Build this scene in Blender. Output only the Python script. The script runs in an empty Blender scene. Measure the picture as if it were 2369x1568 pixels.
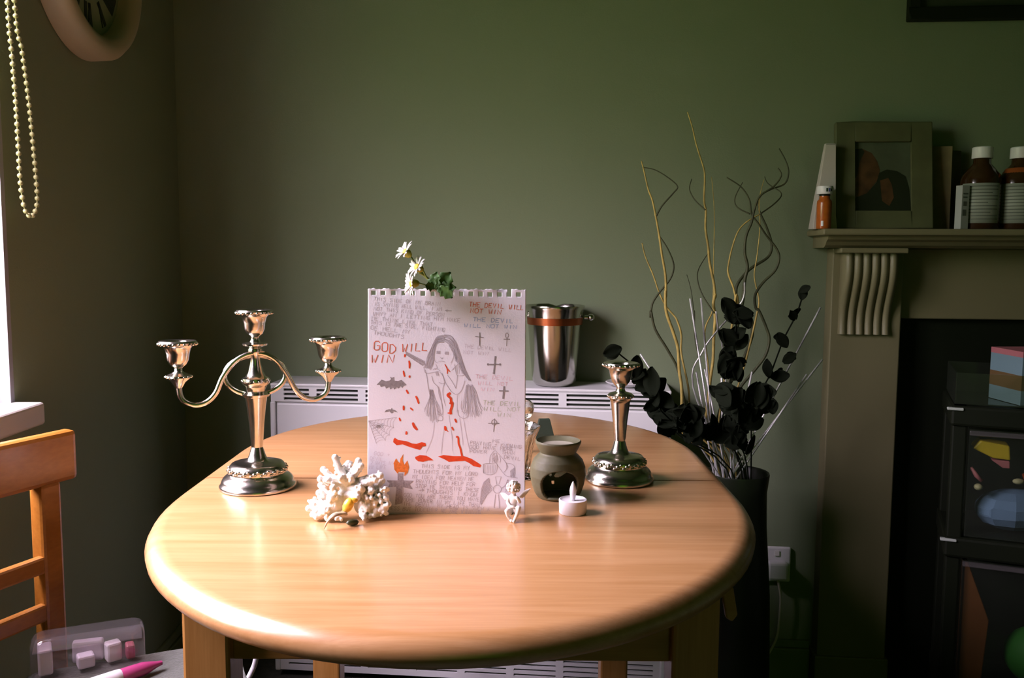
import bpy, bmesh, math, random
from mathutils import Vector, Matrix, Quaternion
R_ = random.Random(7)
PI = math.pi
sc = bpy.context.scene
C = sc.collection

# ------------------------------------------------------------------ camera
IW, IH, FPX = 2369, 1568, 2050.0
CZ, PITCH, ROLL = 1.08, math.radians(5.5), 0.006
cp, sp = math.cos(PITCH), math.sin(PITCH)
FW = Vector((0, cp, -sp)); r0 = Vector((1, 0, 0)); u0 = Vector((0, sp, cp))
RT = r0 * math.cos(ROLL) + u0 * math.sin(ROLL)
UP = u0 * math.cos(ROLL) - r0 * math.sin(ROLL)
EYE = Vector((0, 0, CZ))
cam_d = bpy.data.cameras.new('camera'); cam = bpy.data.objects.new('camera', cam_d); C.objects.link(cam)
cam_d.sensor_width = 36; cam_d.lens = FPX / IW * 36; cam_d.clip_start = 0.02
M3 = Matrix((RT, UP, -FW)).transposed()
cam.matrix_world = Matrix.Translation(EYE) @ M3.to_4x4()
sc.camera = cam

# ------------------------------------------------------------------ light: overcast daylight through the window in the left wall
sc.view_settings.view_transform = 'Standard'; sc.view_settings.look = 'None'
sc.view_settings.gamma = 1; sc.view_settings.use_curve_mapping = False
sc.view_settings.exposure = 0.1
w = bpy.data.worlds.new('world'); sc.world = w; w.use_nodes = True
nt_ = w.node_tree; bg = nt_.nodes['Background']; bg.inputs[1].default_value = 47.0
tcw = nt_.nodes.new('ShaderNodeTexCoord'); sxw = nt_.nodes.new('ShaderNodeSeparateXYZ'); rpw = nt_.nodes.new('ShaderNodeValToRGB')
nt_.links.new(tcw.outputs['Generated'], sxw.inputs[0]); nt_.links.new(sxw.outputs['Z'], rpw.inputs[0]); nt_.links.new(rpw.outputs[0], bg.inputs[0])
e = rpw.color_ramp.elements                            # garden below the horizon, hedges and houses opposite, overcast sky above
e[0].position = 0.0; e[0].color = (.05, .08, .03, 1); e[1].position = 1.0; e[1].color = (1.0, .80, 1.02, 1)
for p_, c_ in ((.03, (.13, .14, .10, 1)), (.2, (.22, .215, .19, 1)), (.36, (.62, .505, .61, 1)), (.56, (.96, .77, .97, 1))): q_ = e.new(p_); q_.color = c_
WX, WY0, WY1, WZ0, WZ1 = -0.87, 0.62, 1.532, 0.817, 2.00   # window opening in the left wall
pl = bpy.data.lights.new('window_daylight', 'AREA'); plo = bpy.data.objects.new('window_daylight', pl); C.objects.link(plo)
pl.shape = 'RECTANGLE'; pl.size = WY1 - WY0 + .1; pl.size_y = WZ1 - WZ0 + .1
plo.matrix_world = Matrix.Translation((WX - .15, (WY0 + WY1) / 2, (WZ0 + WZ1) / 2)) @ Matrix(((0, 0, -1), (1, 0, 0), (0, -1, 0))).to_4x4()
pl.cycles.is_portal = True
gl = bpy.data.lights.new('green_fill_light', 'AREA'); glo = bpy.data.objects.new('green_fill_light', gl); C.objects.link(glo)   # added dim green fill behind the viewer
gl.shape = 'RECTANGLE'; gl.size = 1.5; gl.size_y = 1.9; gl.color = (.42, 1.0, .06); gl.energy = 1.9
glo.matrix_world = Matrix.Translation((.5, -2.25, 1.15)) @ Matrix.Rotation(math.radians(90), 4, 'X')
sc.cycles.use_denoising = True
sc.cycles.max_bounces = 10; sc.cycles.diffuse_bounces = 2; sc.cycles.glossy_bounces = 5; sc.cycles.transmission_bounces = 8
sc.cycles.transparent_max_bounces = 16
sc.cycles.caustics_reflective = False; sc.cycles.caustics_refractive = False
sc.cycles.sample_clamp_indirect = 6

# ------------------------------------------------------------------ photogrammetry helpers: photo pixel -> point on a real plane
def ray(x, y): return RT * ((x - IW / 2) / FPX) + UP * (-(y - IH / 2) / FPX) + FW
def pz(x, y, z): d = ray(x, y); return EYE + d * ((z - CZ) / d.z)
def py(x, y, Y): d = ray(x, y); return EYE + d * (Y / d.y)
def pxx(x, y, X): d = ray(x, y); return EYE + d * (X / d.x)
WA = math.radians(5.4); WD = 2.25                       # back wall: a little askew to the left wall
UD = Vector((math.cos(WA), -math.sin(WA), 0)); ND = Vector((-math.sin(WA), -math.cos(WA), 0)); WO = Vector((0, WD, 0))
def pw(x, y, n):
    d = ray(x, y); return EYE + d * ((n + (WO - EYE).dot(ND)) / d.dot(ND))
def wuz(x, y, n): p = pw(x, y, n); return (p - WO).dot(UD), p.z
def W3(u, n, z): v = WO + UD * u + ND * n; v.z = z; return v
MW = Matrix((UD, -ND, Vector((0, 0, 1)))).transposed().to_4x4(); MW.translation = WO   # local (u, -n, z) -> world

# ------------------------------------------------------------------ materials
MATS = {}
def mat(name, col, rough=.5, metal=0, bump=0, bscale=40, var=0, vscale=6, coat=0, coat_r=.1, trans=0, ior=1.45, sheen=0, spec=.5, sss=0):
    if name in MATS: return MATS[name]
    m = bpy.data.materials.new(name); m.use_nodes = True; nt = m.node_tree; b = nt.nodes['Principled BSDF']
    b.inputs['Base Color'].default_value = (*col, 1); b.inputs['Roughness'].default_value = rough; b.inputs['Metallic'].default_value = metal
    b.inputs['Specular IOR Level'].default_value = spec
    if coat: b.inputs['Coat Weight'].default_value = coat; b.inputs['Coat Roughness'].default_value = coat_r
    if trans: b.inputs['Transmission Weight'].default_value = trans; b.inputs['IOR'].default_value = ior
    if sheen: b.inputs['Sheen Weight'].default_value = sheen
    if sss: b.inputs['Subsurface Weight'].default_value = sss; b.inputs['Subsurface Radius'].default_value = (.01, .01, .01)
    tc = nt.nodes.new('ShaderNodeTexCoord')
    if var:
        n = nt.nodes.new('ShaderNodeTexNoise'); n.inputs['Scale'].default_value = vscale; n.inputs['Detail'].default_value = 5
        r = nt.nodes.new('ShaderNodeValToRGB')
        r.color_ramp.elements[0].position = .3; r.color_ramp.elements[1].position = .7
        r.color_ramp.elements[0].color = (*[c * (1 - var) for c in col], 1); r.color_ramp.elements[1].color = (*[min(1, c * (1 + var)) for c in col], 1)
        nt.links.new(tc.outputs['Object'], n.inputs['Vector']); nt.links.new(n.outputs[0], r.inputs[0]); nt.links.new(r.outputs[0], b.inputs['Base Color'])
    if bump:
        n2 = nt.nodes.new('ShaderNodeTexNoise'); n2.inputs['Scale'].default_value = bscale; n2.inputs['Detail'].default_value = 4
        bp = nt.nodes.new('ShaderNodeBump'); bp.inputs['Strength'].default_value = bump; bp.inputs['Distance'].default_value = .002
        nt.links.new(tc.outputs['Object'], n2.inputs['Vector']); nt.links.new(n2.outputs[0], bp.inputs['Height']); nt.links.new(bp.outputs[0], b.inputs['Normal'])
    MATS[name] = m; return m

def wood(name, c0, c1, stretch=(1.2, 14, 14), rough=.35, coat=.3, coat_r=.2):
    m = bpy.data.materials.new(name); m.use_nodes = True; nt = m.node_tree; b = nt.nodes['Principled BSDF']
    tc = nt.nodes.new('ShaderNodeTexCoord'); mp = nt.nodes.new('ShaderNodeMapping'); mp.inputs['Scale'].default_value = stretch
    n = nt.nodes.new('ShaderNodeTexNoise'); n.inputs['Scale'].default_value = 2.2; n.inputs['Detail'].default_value = 6; n.inputs['Roughness'].default_value = .62; n.inputs['Distortion'].default_value = .5
    mp2 = nt.nodes.new('ShaderNodeMapping'); mp2.inputs['Scale'].default_value = [s * 9 if s > 5 else s * 3 for s in stretch]
    n2 = nt.nodes.new('ShaderNodeTexNoise'); n2.inputs['Scale'].default_value = 3; n2.inputs['Detail'].default_value = 3
    mx = nt.nodes.new('ShaderNodeMath'); mx.operation = 'MULTIPLY_ADD'; mx.inputs[1].default_value = .35
    sb = nt.nodes.new('ShaderNodeMath'); sb.operation = 'SUBTRACT'; sb.inputs[1].default_value = .5
    r = nt.nodes.new('ShaderNodeValToRGB'); r.color_ramp.elements[0].position = .34; r.color_ramp.elements[1].position = .66
    r.color_ramp.elements[0].color = (*c0, 1); r.color_ramp.elements[1].color = (*c1, 1)
    L = nt.links.new
    L(tc.outputs['Object'], mp.inputs[0]); L(mp.outputs[0], n.inputs['Vector']); L(tc.outputs['Object'], mp2.inputs[0]); L(mp2.outputs[0], n2.inputs['Vector'])
    L(n2.outputs[0], sb.inputs[0]); L(sb.outputs[0], mx.inputs[0]); L(n.outputs[0], mx.inputs[2]); L(mx.outputs[0], r.inputs[0]); L(r.outputs[0], b.inputs['Base Color'])
    b.inputs['Roughness'].default_value = rough; b.inputs['Coat Weight'].default_value = coat; b.inputs['Coat Roughness'].default_value = coat_r
    MATS[name] = m; return m

def clear(name, tint=(1, 1, 1), ior=1.45, haze=.0, rough=.03, hazecol=(.8, .8, .8)):
    """thin clear plastic or pane: transparent with fresnel gloss, so daylight passes"""
    m = bpy.data.materials.new(name); m.use_nodes = True; nt = m.node_tree; nt.nodes.clear()
    o = nt.nodes.new('ShaderNodeOutputMaterial'); t = nt.nodes.new('ShaderNodeBsdfTransparent'); t.inputs[0].default_value = (*tint, 1)
    g = nt.nodes.new('ShaderNodeBsdfGlossy'); g.inputs['Roughness'].default_value = rough; g.inputs[0].default_value = (1, 1, 1, 1)
    f = nt.nodes.new('ShaderNodeFresnel'); f.inputs[0].default_value = ior; mx = nt.nodes.new('ShaderNodeMixShader')
    ge = nt.nodes.new('ShaderNodeNewGeometry'); iv = nt.nodes.new('ShaderNodeMath'); iv.operation = 'SUBTRACT'; iv.inputs[0].default_value = 1
    ml = nt.nodes.new('ShaderNodeMath'); ml.operation = 'MULTIPLY'; nt.links.new(ge.outputs['Backfacing'], iv.inputs[1])   # gloss on the outer skin only: no total reflection inside a thin sheet
    nt.links.new(iv.outputs[0], ml.inputs[0]); nt.links.new(f.outputs[0], ml.inputs[1])
    nt.links.new(ml.outputs[0], mx.inputs[0]); nt.links.new(t.outputs[0], mx.inputs[1]); nt.links.new(g.outputs[0], mx.inputs[2]); out = mx
    if haze:
        d = nt.nodes.new('ShaderNodeBsdfDiffuse'); d.inputs[0].default_value = (*hazecol, 1); m2 = nt.nodes.new('ShaderNodeMixShader'); m2.inputs[0].default_value = haze
        nt.links.new(mx.outputs[0], m2.inputs[1]); nt.links.new(d.outputs[0], m2.inputs[2]); out = m2
    nt.links.new(out.outputs[0], o.inputs[0]); MATS[name] = m; return m

SAGE = mat('sage_wall_paint', (.198, .240, .146), .85, bump=.15, bscale=260, var=.03, vscale=3)
CEIL = mat('ceiling_paint', (.17, .20, .12), .9, var=.02)
CARPET = mat('dark_carpet', (.06, .062, .05), .95, bump=.6, bscale=400, var=.25, vscale=60)
WHITE = mat('white_gloss_paint', (.82, .8, .76), .35, var=.02)
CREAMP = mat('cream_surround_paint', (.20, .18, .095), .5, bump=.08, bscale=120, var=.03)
HEATW = mat('heater_enamel', (.8, .79, .8), .4, var=.015)
SLOT = mat('slot_black', (.015, .02, .012), .8, var=.1)
TABLEW = wood('beech_table_top', (.47, .235, .086), (.59, .325, .145), (1.5, 26, 26), .33, .8, .2)
LEGW = wood('beech_table_leg', (.40, .18, .04), (.53, .26, .075), (14, 14, 1.3), .4, .3, .25)
APRW = wood('beech_table_apron', (.37, .165, .035), (.50, .245, .07), (1.3, 12, 12), .45, .2, .3)
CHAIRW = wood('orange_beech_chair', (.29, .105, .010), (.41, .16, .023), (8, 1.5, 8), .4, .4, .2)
SILVER = mat('old_silver', (.66, .63, .555), .2, 1, bump=.05, bscale=300, var=.12, vscale=40)
STEEL = mat('brushed_steel', (.55, .55, .5), .16, 1, bump=.03, bscale=400, var=.05)
REDBAND = mat('red_brown_band', (.42, .12, .05), .35, 1, var=.1)
PAPER = mat('sketch_paper', (.83, .82, .91), .8, bump=.1, bscale=500, var=.012, vscale=30)
CORAL = mat('white_coral', (.95, .90, .82), .8, bump=.5, bscale=420, var=.06, vscale=80, sss=.35)
STONE = mat('green_grey_soapstone', (.13, .128, .07), .55, bump=.3, bscale=90, var=.22, vscale=45)
PLASTW = mat('white_plastic', (.8, .77, .8), .4, var=.01, sss=.15)
RESIN = mat('white_resin', (.85, .78, .72), .45, var=.06, vscale=60)
BARK = mat('willow_bark', (.46, .34, .09), .6, bump=.3, bscale=200, var=.3, vscale=50)
BARKD = mat('dark_willow_bark', (.05, .055, .02), .6, bump=.3, bscale=200, var=.3, vscale=50)
STICK = mat('silver_painted_stick', (.58, .58, .56), .3, .4, bump=.3, bscale=500, var=.75, vscale=14)  # strong light and dark mottling puts broken glints into the stick colour
BLEAF = mat('black_fabric_leaf', (.005, .008, .003), .9, var=.3, vscale=40, spec=.15)
BLACKV = mat('black_glazed_vase', (.012, .018, .008), .35, var=.2)
LEAF = mat('green_leaf', (.05, .13, .025), .5, var=.3, vscale=60)
STEM = mat('green_stem', (.20, .30, .08), .5, var=.2)
PETAL = mat('white_petal', (.9, .86, .84), .6, var=.02)
YELLOW = mat('flower_yellow', (.75, .55, .05), .6, var=.1)
BLACKP = mat('black_plastic', (.007, .010, .004), .6, var=.1, spec=.2)
GLASS = mat('cut_glass', (.95, .95, .93), .03, trans=1, ior=1.5, bump=.25, bscale=90)
PANE = clear('window_pane', (.97, .98, .97), 1.5)
CLEARP = clear('clear_plastic', (.93, .91, .91), 1.6, .05, .06, (.75, .7, .72))
SMOKEP = clear('smoky_drawer_plastic', (.88, .9, .86), 1.4, .02, .15, (.3, .34, .28))
CREAMC = mat('cream_clock_rim', (.40, .35, .22), .5, var=.04)
CFACE = mat('clock_face', (.22, .25, .13), .6, var=.05)
NUM = mat('clock_numeral_black', (.012, .018, .01), .6, var=.1)
BEADM = mat('blind_chain_bead', (.34, .31, .15), .3, var=.05)
BLINDF = mat('roller_blind_cloth', (.10, .12, .06), .85, bump=.2, bscale=300, var=.05)
GREYF = mat('grey_blanket_cloth', (.095, .108, .085), .95, bump=.8, bscale=260, var=.2, vscale=120, sheen=.3)
DKGREEN = mat('dark_green_card', (.018, .034, .019), .6, var=.1)

# ------------------------------------------------------------------ mesh builder: everything is authored in world metres
WM = {}
class MB:
    def __init__(s): s.v = []; s.f = []
    def add(s, vs, fs):
        o = len(s.v); s.v += [Vector(v) for v in vs]; s.f += [tuple(i + o for i in f) for f in fs]; return s
    def box(s, a, b, M=None, bev=0):
        x0, y0, z0 = a; x1, y1, z1 = b
        vs = [Vector(p) for p in ((x0,y0,z0),(x1,y0,z0),(x1,y1,z0),(x0,y1,z0),(x0,y0,z1),(x1,y0,z1),(x1,y1,z1),(x0,y1,z1))]
        if M: vs = [M @ v for v in vs]
        return s.add(vs, [(3,2,1,0),(4,5,6,7),(0,1,5,4),(1,2,6,5),(2,3,7,6),(3,0,4,7)])
    def loft(s, rings, closed=True, cap=True):
        o = len(s.v); n = len(rings[0])
        for r in rings: s.v += [Vector(p) for p in r]
        for i in range(len(rings) - 1):
            for j in range(n if closed else n - 1):
                k = (j + 1) % n
                s.f.append((o + i*n + j, o + i*n + k, o + (i+1)*n + k, o + (i+1)*n + j))
        if cap and closed:
            s.f.append(tuple(o + j for j in reversed(range(n)))); s.f.append(tuple(o + (len(rings)-1)*n + j for j in range(n)))
        return s
    def lathe(s, c, prof, seg=40, M=None, cap=True, wob=None):
        c = Vector(c); rings = []
        for r, z in prof:
            ring = []
            for j in range(seg):
                a = 2*PI*j/seg; rr = r * (wob(a, z) if wob else 1)
                p = Vector((rr*math.cos(a), rr*math.sin(a), z)); ring.append(c + (M @ p if M else p))
            rings.append(ring)
        return s.loft(rings, True, cap)
    def tube(s, pts, rad, seg=8, closed=False, cap=True):
        pts = [Vector(p) for p in pts]; n = len(pts); rings = []; nrm = None
        for i, p in enumerate(pts):
            if closed: t = pts[(i+1) % n] - pts[i-1]
            else: t = pts[min(i+1, n-1)] - pts[max(i-1, 0)]
            t.normalize()
            if nrm is None:
                nrm = t.orthogonal().normalized()
            else:
                nrm = (nrm - t * nrm.dot(t)); nrm = nrm.normalized() if nrm.length > 1e-9 else t.orthogonal().normalized()
            b = t.cross(nrm); r = rad[i] if isinstance(rad, (list, tuple)) else rad
            rings.append([p + (nrm*math.cos(2*PI*j/seg) + b*math.sin(2*PI*j/seg))*r for j in range(seg)])
        if closed: rings.append(rings[0])
        return s.loft(rings, True, cap and not closed)
    def sphere(s, c, r, seg=10, rings=7, sc3=(1,1,1), M=None):
        c = Vector(c); o = len(s.v); q = [Vector((0,0,1))]
        for i in range(1, rings):
            for j in range(seg):
                th = PI*i/rings; a = 2*PI*j/seg; q.append(Vector((math.sin(th)*math.cos(a), math.sin(th)*math.sin(a), math.cos(th))))
        q.append(Vector((0,0,-1)))
        for p in q:
            p = Vector((p.x*sc3[0], p.y*sc3[1], p.z*sc3[2]))*r; s.v.append(c + (M @ p if M else p))
        for j in range(seg): s.f.append((o, o+1+j, o+1+(j+1) % seg))
        for i in range(rings-2):
            for j in range(seg):
                a = o+1+i*seg+j; b = o+1+i*seg+(j+1) % seg; s.f.append((a, a+seg, b+seg, b))
        e = len(s.v)-1; k = o+1+(rings-2)*seg
        for j in range(seg): s.f.append((k+j, e, k+(j+1) % seg))
        return s
    def prism(s, poly, d):
        d = Vector(d); a = [Vector(p) for p in poly]; b = [p + d for p in a]
        n = len(a); o = len(s.v); s.v += a + b
        s.f.append(tuple(o+i for i in reversed(range(n)))); s.f.append(tuple(o+n+i for i in range(n)))
        for i in range(n): k = (i+1) % n; s.f.append((o+i, o+k, o+n+k, o+n+i))
        return s
    def build(s, name, m, parent=None, smooth=False, bevel=0, bseg=2, angle=40, sub=0, solid=0):
        me = bpy.data.meshes.new(name)
        inv = WM[parent].inverted() if parent in WM else Matrix()
        me.from_pydata([inv @ v for v in s.v], [], s.f)
        bm = bmesh.new(); bm.from_mesh(me); bmesh.ops.remove_doubles(bm, verts=bm.verts, dist=1e-6); bmesh.ops.recalc_face_normals(bm, faces=bm.faces); bm.to_mesh(me); bm.free()
        me.materials.append(m)
        o = bpy.data.objects.new(name, me); C.objects.link(o)
        if parent is not None: o.parent = parent
        WM[o] = WM.get(parent, Matrix()).copy() if parent is not None else Matrix()
        if smooth:
            for p in me.polygons: p.use_smooth = True
            me.set_sharp_from_angle(angle=math.radians(angle))
        if solid: q = o.modifiers.new('solid', 'SOLIDIFY'); q.thickness = solid; q.offset = 0
        if sub: q = o.modifiers.new('sub', 'SUBSURF'); q.levels = q.render_levels = sub
        if bevel: q = o.modifiers.new('bevel', 'BEVEL'); q.width = bevel; q.segments = bseg; q.limit_method = 'ANGLE'; q.angle_limit = math.radians(35)
        return o
def tag(o, label, cat, group=None, kind=None):
    if label: o['label'] = label
    if cat: o['category'] = cat
    if group: o['group'] = group
    if kind: o['kind'] = kind
    return o
def thing(name, label, cat, loc=(0,0,0), rz=0, group=None):
    o = bpy.data.objects.new(name, None); C.objects.link(o); o.empty_display_size = .02
    o.location = loc; o.rotation_euler = (0, 0, rz); WM[o] = Matrix.Translation(loc) @ Matrix.Rotation(rz, 4, 'Z')
    return tag(o, label, cat, group)
def struct(o): o['kind'] = 'structure'; return o
def instance(me_obj, name, parent, M):
    """another object sharing ME_OBJ's mesh, placed by matrix M in PARENT's space"""
    c = bpy.data.objects.new(name, me_obj.data); C.objects.link(c); c.parent = parent; c.matrix_local = M; return c
def smoothpts(P, n=6, closed=False):
    P = [Vector(p) for p in P]; out = []; N = len(P)
    for i in range(N if closed else N-1):
        if closed: a, b, c, d = P[i-1], P[i], P[(i+1) % N], P[(i+2) % N]
        else: a, b, c, d = P[max(i-1, 0)], P[i], P[i+1], P[min(i+2, N-1)]
        for k in range(n):
            t = k/n; out.append(.5*((2*b) + (c-a)*t + (2*a-5*b+4*c-d)*t*t + (3*b-a-3*c+d)*t**3))
    if not closed: out.append(P[-1])
    return out
def rot_to(d, up=(0,0,1)):
    """3x3 matrix whose z axis is d"""
    return Vector(d).to_track_quat('Z', 'Y').to_matrix()

# ================================================================== THE SETTING
RX1, RYB, RZ1 = 2.45, -2.3, 2.4
def wy(X): return WD - math.tan(WA) * X                # back wall's Y at X
# left wall with window opening
T_ = .14
b = MB()
yE = wy(WX)
for (y0, y1, z0, z1) in ((RYB, WY0, 0, RZ1), (WY1, yE, 0, RZ1), (WY0, WY1, 0, WZ0-.04), (WY0, WY1, WZ1, RZ1)):
    b.box((WX-T_, y0, z0), (WX, y1, z1))
struct(b.build('wall_left', SAGE))
b = MB(); A = (WX-T_, wy(WX-T_)); B = (RX1+.1, wy(RX1+.1))
b.prism([(A[0], A[1], 0), (B[0], B[1], 0), (B[0], B[1]+.2, 0), (A[0], A[1]+.2, 0)], (0, 0, RZ1)); struct(b.build('wall_back', SAGE))
struct(MB().box((RX1, RYB, 0), (RX1+.1, wy(RX1), RZ1)).build('wall_right', SAGE))
struct(MB().box((WX-T_, RYB-.1, 0), (RX1+.1, RYB, RZ1)).build('wall_front', SAGE))
struct(MB().box((WX-T_, RYB-.1, -.08), (RX1+.1, wy(WX-T_)+.2, 0)).build('floor', CARPET))
struct(MB().box((WX-T_, RYB-.1, RZ1), (RX1+.1, wy(WX-T_)+.2, RZ1+.08)).build('ceiling', CEIL))
# skirting boards
b = MB()
for (n, z0, z1) in ((.018, 0, .085), (.011, .085, .105)): b.box((-.86, -n, z0), (.765, 0, z1), MW)
struct(b.build('baseboard_back', SAGE, bevel=.003))
b = MB()
for (n, z0, z1) in ((.018, 0, .085), (.011, .085, .105)): b.box((WX, RYB, z0), (WX+n, yE-.02, z1))
struct(b.build('baseboard_left', SAGE, bevel=.003))
# window: reveal lining, sill, frame, panes
win = thing('window_1', None, None, (WX, (WY0+WY1)/2, WZ0)); win['kind'] = 'structure'
b = MB(); l = .012
b.box((WX-T_, WY1-l, WZ0), (WX+.001, WY1, WZ1)); b.box((WX-T_, WY0, WZ0), (WX+.001, WY0+l, WZ1)); b.box((WX-T_, WY0+l, WZ1-l), (WX+.001, WY1-l, WZ1))
b.build('reveal_lining', mat('reveal_paint', (.30, .295, .33), .6, var=.02), win)
MB().box((WX-T_, WY0, WZ0-.04), (WX+.052, WY1+.004, WZ0)).build('window_sill', mat('sill_paint', (.5, .47, .42), .4, var=.03), win, bevel=.006, bseg=3)
XG = WX-.11
b = MB(); f = .055; ym = (WY0+WY1)/2
for (y0, y1, z0, z1) in ((WY0+l, WY0+l+f, WZ0, WZ1-l), (WY1-l-f, WY1-l, WZ0, WZ1-l), (ym-f/2, ym+f/2, WZ0+f, WZ1-l-f), (WY0+l+f, WY1-l-f, WZ0, WZ0+f), (WY0+l+f, WY1-l-f, WZ1-l-f, WZ1-l)):
    b.box((XG-.02, y0, z0), (XG+.02, y1, z1))
b.build('window_frame', WHITE, win, bevel=.004)
for (y0, y1) in ((WY0+l+f, ym-f/2), (ym+f/2, WY1-l-f)): MB().box((XG-.004, y0, WZ0+f), (XG+.004, y1, WZ1-l-f)).build('pane', PANE, win)

# roller blind with bead chain
BLZ = 1.86
bl = thing('roller_blind', 'dark roller blind half lowered in the window of the left wall', 'blind', (WX-.05, ym, WZ1-.03))
MB().tube([(WX-.05, WY0+.03, WZ1-.045), (WX-.05, WY1-.03, WZ1-.045)], .022, 16).build('roller', BLINDF, bl, True)
MB().box((WX-.072, WY0+.04, BLZ), (WX-.0705, WY1-.04, WZ1-.045)).build('cloth', BLINDF, bl)
MB().box((WX-.077, WY0+.04, BLZ-.025), (WX-.066, WY1-.04, BLZ)).build('bottom_bar', WHITE, bl, bevel=.003)
MB().box((WX-.09, WY1-.03, WZ1-.085), (WX-.01, WY1-.013, WZ1-.013)).build('bracket', WHITE, bl, bevel=.003)
XC = -.835
LP = [pxx(x, y, XC) for x, y in ((17, 0), (26, 110), (36, 230), (42, 330), (47, 420), (54, 470), (62, 493), (72, 500), (81, 490), (86, 465), (84, 420), (76, 330), (66, 230), (50, 110), (33, 0))]
d0 = LP[0]-LP[1]; d1 = LP[-1]-LP[-2]
top0 = Vector((XC, LP[0].y-.01, WZ1-.05)); top1 = Vector((XC, LP[-1].y-.02, WZ1-.05))
LPs = smoothpts([top0] + LP + [top1], 8)
ch = thing('bead_chain', 'pale bead chain loop hanging from the blind at the upper left', 'blind chain', LP[7])
MB().tube(LPs, .0011, 6).build('cord', BEADM, ch, True)
MB().box((WX-.05, top0.y-.02, WZ1-.075), (XC+.006, top0.y+.03, WZ1-.03)).build('chain_drive', BEADM, bl, bevel=.004)
tot = [0]
for i in range(1, len(LPs)): tot.append(tot[-1] + (LPs[i]-LPs[i-1]).length)
beads = []; sp_ = .0122; k = 0; proto = None
while k*sp_ < tot[-1]:
    t = k*sp_; i = max(j for j in range(len(tot)) if tot[j] <= t); i = min(i, len(LPs)-2)
    p = LPs[i].lerp(LPs[i+1], (t-tot[i])/max(1e-9, tot[i+1]-tot[i])); k += 1
    if p.z > 1.56: continue
    if proto is None:
        proto = MB().sphere(ch.location, .0044, 10, 7).build('bead', BEADM, ch, True, angle=180); proto.matrix_local = Matrix.Translation(p-ch.location)
    else: instance(proto, 'bead', ch, Matrix.Translation(p-ch.location))

# wall clock on the left wall
ck = thing('wall_clock', 'round wall clock with thick cream rim on the left wall', 'clock', (WX, 1.83, 1.664))
MX = Matrix.Translation((WX, 1.83, 1.664)) @ Matrix(((0,0,1),(1,0,0),(0,1,0))).to_4x4()   # local x->Y, y->Z, z->X
def lat(prof, seg=64): return MB().lathe((0,0,0), prof, seg)
def xf(mb, M): mb.v = [M @ v for v in mb.v]; return mb
xf(MB().lathe((0,0,0), [(.150, .012), (.150, .034), (.156, .046), (.172, .054), (.188, .050), (.198, .038), (.200, .002), (.17, .001)], 72, cap=False), MX).build('rim', CREAMC, ck, True, angle=60)
xf(MB().lathe((0,0,0), [(.152, .004), (.152, .016)], 72), MX).build('dial', CFACE, ck)
rom = {12: 'XII', 1: 'I', 2: 'II', 3: 'III', 4: 'IIII', 5: 'V', 6: 'VI', 7: 'VII', 8: 'VIII', 9: 'IX', 10: 'X', 11: 'XI'}
for h, tx in rom.items():
    a = PI/2 - 2*PI*h/12; nb = MB(); wd = {'I': .011, 'V': .02, 'X': .02}; W_ = sum(wd[c] for c in tx); x = -W_/2
    Mn = MX @ Matrix.Rotation(a - PI/2, 4, 'Z')
    def bar(xa, ya, xb, yb, t=.0052):
        dv = Vector((xb-xa, yb-ya, 0)); nn = Vector((-dv.y, dv.x, 0)).normalized()*t
        pa, pb = Vector((xa, ya, .0162)), Vector((xb, yb, .0162))
        nb.prism([Mn @ (pa+nn), Mn @ (pb+nn), Mn @ (pb-nn), Mn @ (pa-nn)], (MX.to_3x3() @ Vector((0,0,.001))))
    for c in tx:
        q = wd[c]; lo, hi = .088, .138
        if c == 'I': bar(x+q/2, lo, x+q/2, hi)
        elif c == 'V': bar(x+.003, hi, x+q/2, lo); bar(x+q-.003, hi, x+q/2, lo, .0016)
        else: bar(x+.003, hi, x+q-.003, lo); bar(x+q-.003, hi, x+.003, lo, .0016)
        x += q
    nb.build('numeral', NUM, ck)
for a, ln, wd_ in ((math.radians(35), .075, .005), (math.radians(120), .115, .0035)):
    Mn = MX @ Matrix.Rotation(a, 4, 'Z')
    MB().prism([Mn @ Vector(p) for p in ((-.015, -wd_, .02), (ln*.8, -wd_, .02), (ln, 0, .02), (ln*.8, wd_, .02), (-.015, wd_, .02))], MX.to_3x3() @ Vector((0,0,.0015))).build('hand', NUM, ck)

# ================================================================== FIREPLACE SURROUND (back wall frame: u along the wall, n out of it)
U0, U1, Z_OP = .772, .936, .93
fs = thing('fireplace_surround', 'cream painted wooden fire surround with mantel shelf and fluted corbel', 'fireplace', W3(1.45, .03, 0), -WA)
def wb(mb, u0_, u1_, n0, n1, z0, z1): return mb.box((u0_, -n1, z0), (u1_, -n0, z1), MW)
UR = 2.16
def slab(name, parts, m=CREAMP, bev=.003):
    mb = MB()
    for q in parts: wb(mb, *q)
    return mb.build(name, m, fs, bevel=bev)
slab('mantel_shelf', [(.722, UR, 0, .160, 1.126, 1.141)], bev=.004)
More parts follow.
